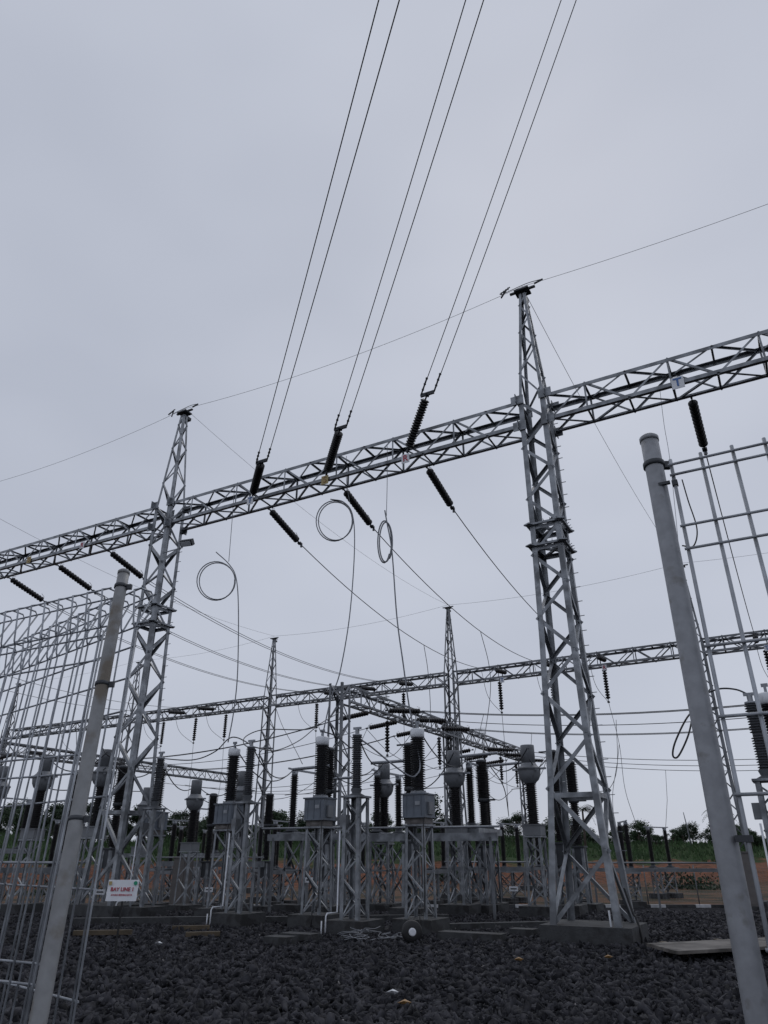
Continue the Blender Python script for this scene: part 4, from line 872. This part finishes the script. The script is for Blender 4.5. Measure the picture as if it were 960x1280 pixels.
def bush(px, Y, w, h, lab):
    x = (px-480)/FPX*(Y*CC+.5); r = random.Random(px); b = MB(); vs = []; fs = []
    for i in range(700):
        d = Vector((r.gauss(0, .33)*w, r.gauss(0, .3)*w*.6, abs(r.gauss(0, .45))*h)); xx = Vector((r.gauss(0, 1), r.gauss(0, 1), r.gauss(0, 1))).normalized(); yy = xx.cross(Vector((r.gauss(0, 1), r.gauss(0, 1), r.gauss(0, 1)))).normalized(); s = .28*r.uniform(.5, 1.2)
        o = len(vs); vs += [d-xx*s*.5, d-yy*s*.3, d+xx*s*.5, d+yy*s*.3]; fs.append((o, o+1, o+2, o+3))
    b.add(vs, fs); tag(b.build('bush', 'leaf_a', loc=(x, Y, gz(x, Y))), lab, 'bush', 'bushes on the orange bank')
bush(855, 58, 4.2, 1.1, 'dark bush on the orange bank left of the gate pipe'); bush(560, 60, 2.5, .7, 'dark bush on the orange bank behind the right stand'); bush(100, 50, 3.5, .8, 'dark bush low on the bank behind the mesh gate')
# grass on the bank
n = 26000; gx = rng.uniform(-75, 75, n); gy = 68+rng.random(n)*30+.22*np.clip(gx, -60, 60)*.8
gh = rng.uniform(.15, .75, n)*rng.uniform(.6, 1.1, n); az = rng.uniform(0, PI, n); base = np.array([gz(a, b) for a, b in zip(gx, gy)])
ok = base > 1.0+.3*np.sin(gx*.7); gx, gy, gh, az, base = gx[ok], gy[ok], gh[ok], az[ok], base[ok]; n = len(gx)
wd = .11; V = np.zeros((n, 3, 3)); V[:, 0] = np.stack([gx-wd*np.cos(az), gy-wd*np.sin(az), base-.05], 1); V[:, 1] = np.stack([gx+wd*np.cos(az), gy+wd*np.sin(az), base-.05], 1); V[:, 2] = np.stack([gx+rng.uniform(-.3, .3, n), gy, base+gh], 1)
me = bpy.data.meshes.new('tall_grass'); me.from_pydata(V.reshape(-1, 3).tolist(), [], np.arange(3*n).reshape(-1, 3).tolist()); me.materials.append(M['grass'])
o = bpy.data.objects.new('tall_grass', me); col.objects.link(o); tag(o, 'bright green tall grass along the top of the orange bank', 'grass', kind='stuff')

# ------------------------------------------------------------------ sky, light, camera
w = bpy.data.worlds.new('World'); scene.world = w; w.use_nodes = True; nt = w.node_tree
bg = nt.nodes['Background']; sky = nt.nodes.new('ShaderNodeTexSky'); sky.sky_type = 'NISHITA'; sky.sun_disc = False
SE, SA = math.radians(50), math.radians(20); sky.sun_elevation = SE; sky.sun_rotation = SA; bg.inputs['Strength'].default_value = .1
tc = nt.nodes.new('ShaderNodeTexCoord'); nz = nt.nodes.new('ShaderNodeTexNoise'); nz.inputs['Scale'].default_value = 1.6; nz.inputs['Detail'].default_value = 3; nz.inputs['Roughness'].default_value = .45
mp = nt.nodes.new('ShaderNodeMapping'); mp.inputs['Scale'].default_value = (1, 1, 2.2); mp.inputs['Location'].default_value = (3.1, .4, 0)
nt.links.new(tc.outputs['Generated'], mp.inputs['Vector']); nt.links.new(mp.outputs[0], nz.inputs['Vector'])
cr = nt.nodes.new('ShaderNodeValToRGB'); e = cr.color_ramp.elements; e[0].position = .3; e[1].position = .72
e[0].color = (.425, .455, .535, 1); e[1].color = (.53, .56, .64, 1)
nt.links.new(nz.outputs['Fac'], cr.inputs['Fac'])
sc = nt.nodes.new('ShaderNodeVectorMath'); sc.operation = 'SCALE'; sc.inputs['Scale'].default_value = 10.9; nt.links.new(cr.outputs[0], sc.inputs[0])
mx = nt.nodes.new('ShaderNodeMix'); mx.data_type = 'RGBA'; mx.inputs['Factor'].default_value = .96
nt.links.new(sky.outputs[0], mx.inputs['A']); nt.links.new(sc.outputs[0], mx.inputs['B']); nt.links.new(mx.outputs['Result'], bg.inputs['Color'])
sl = bpy.data.lights.new('sun', 'SUN'); sl.energy = .5; sl.angle = math.radians(40); sl.color = (1, .97, .93); so = bpy.data.objects.new('sun', sl); col.objects.link(so)
dv = Vector((math.sin(SA)*math.cos(SE), math.cos(SA)*math.cos(SE), math.sin(SE))); so.rotation_euler = dv.to_track_quat('Z', 'Y').to_euler()
cam = bpy.data.cameras.new('camera'); co = bpy.data.objects.new('camera', cam); col.objects.link(co); co.location = (0, 0, EYE); co.rotation_euler = (PI/2+TH, 0, 0)
cam.sensor_fit = 'VERTICAL'; cam.sensor_height = 24; cam.lens = FPX/1280*24; cam.clip_start = .05; cam.clip_end = 3000; scene.camera = co
scene.view_settings.view_transform = 'Standard'; scene.view_settings.look = 'None'; scene.view_settings.exposure = 0; scene.view_settings.gamma = 1
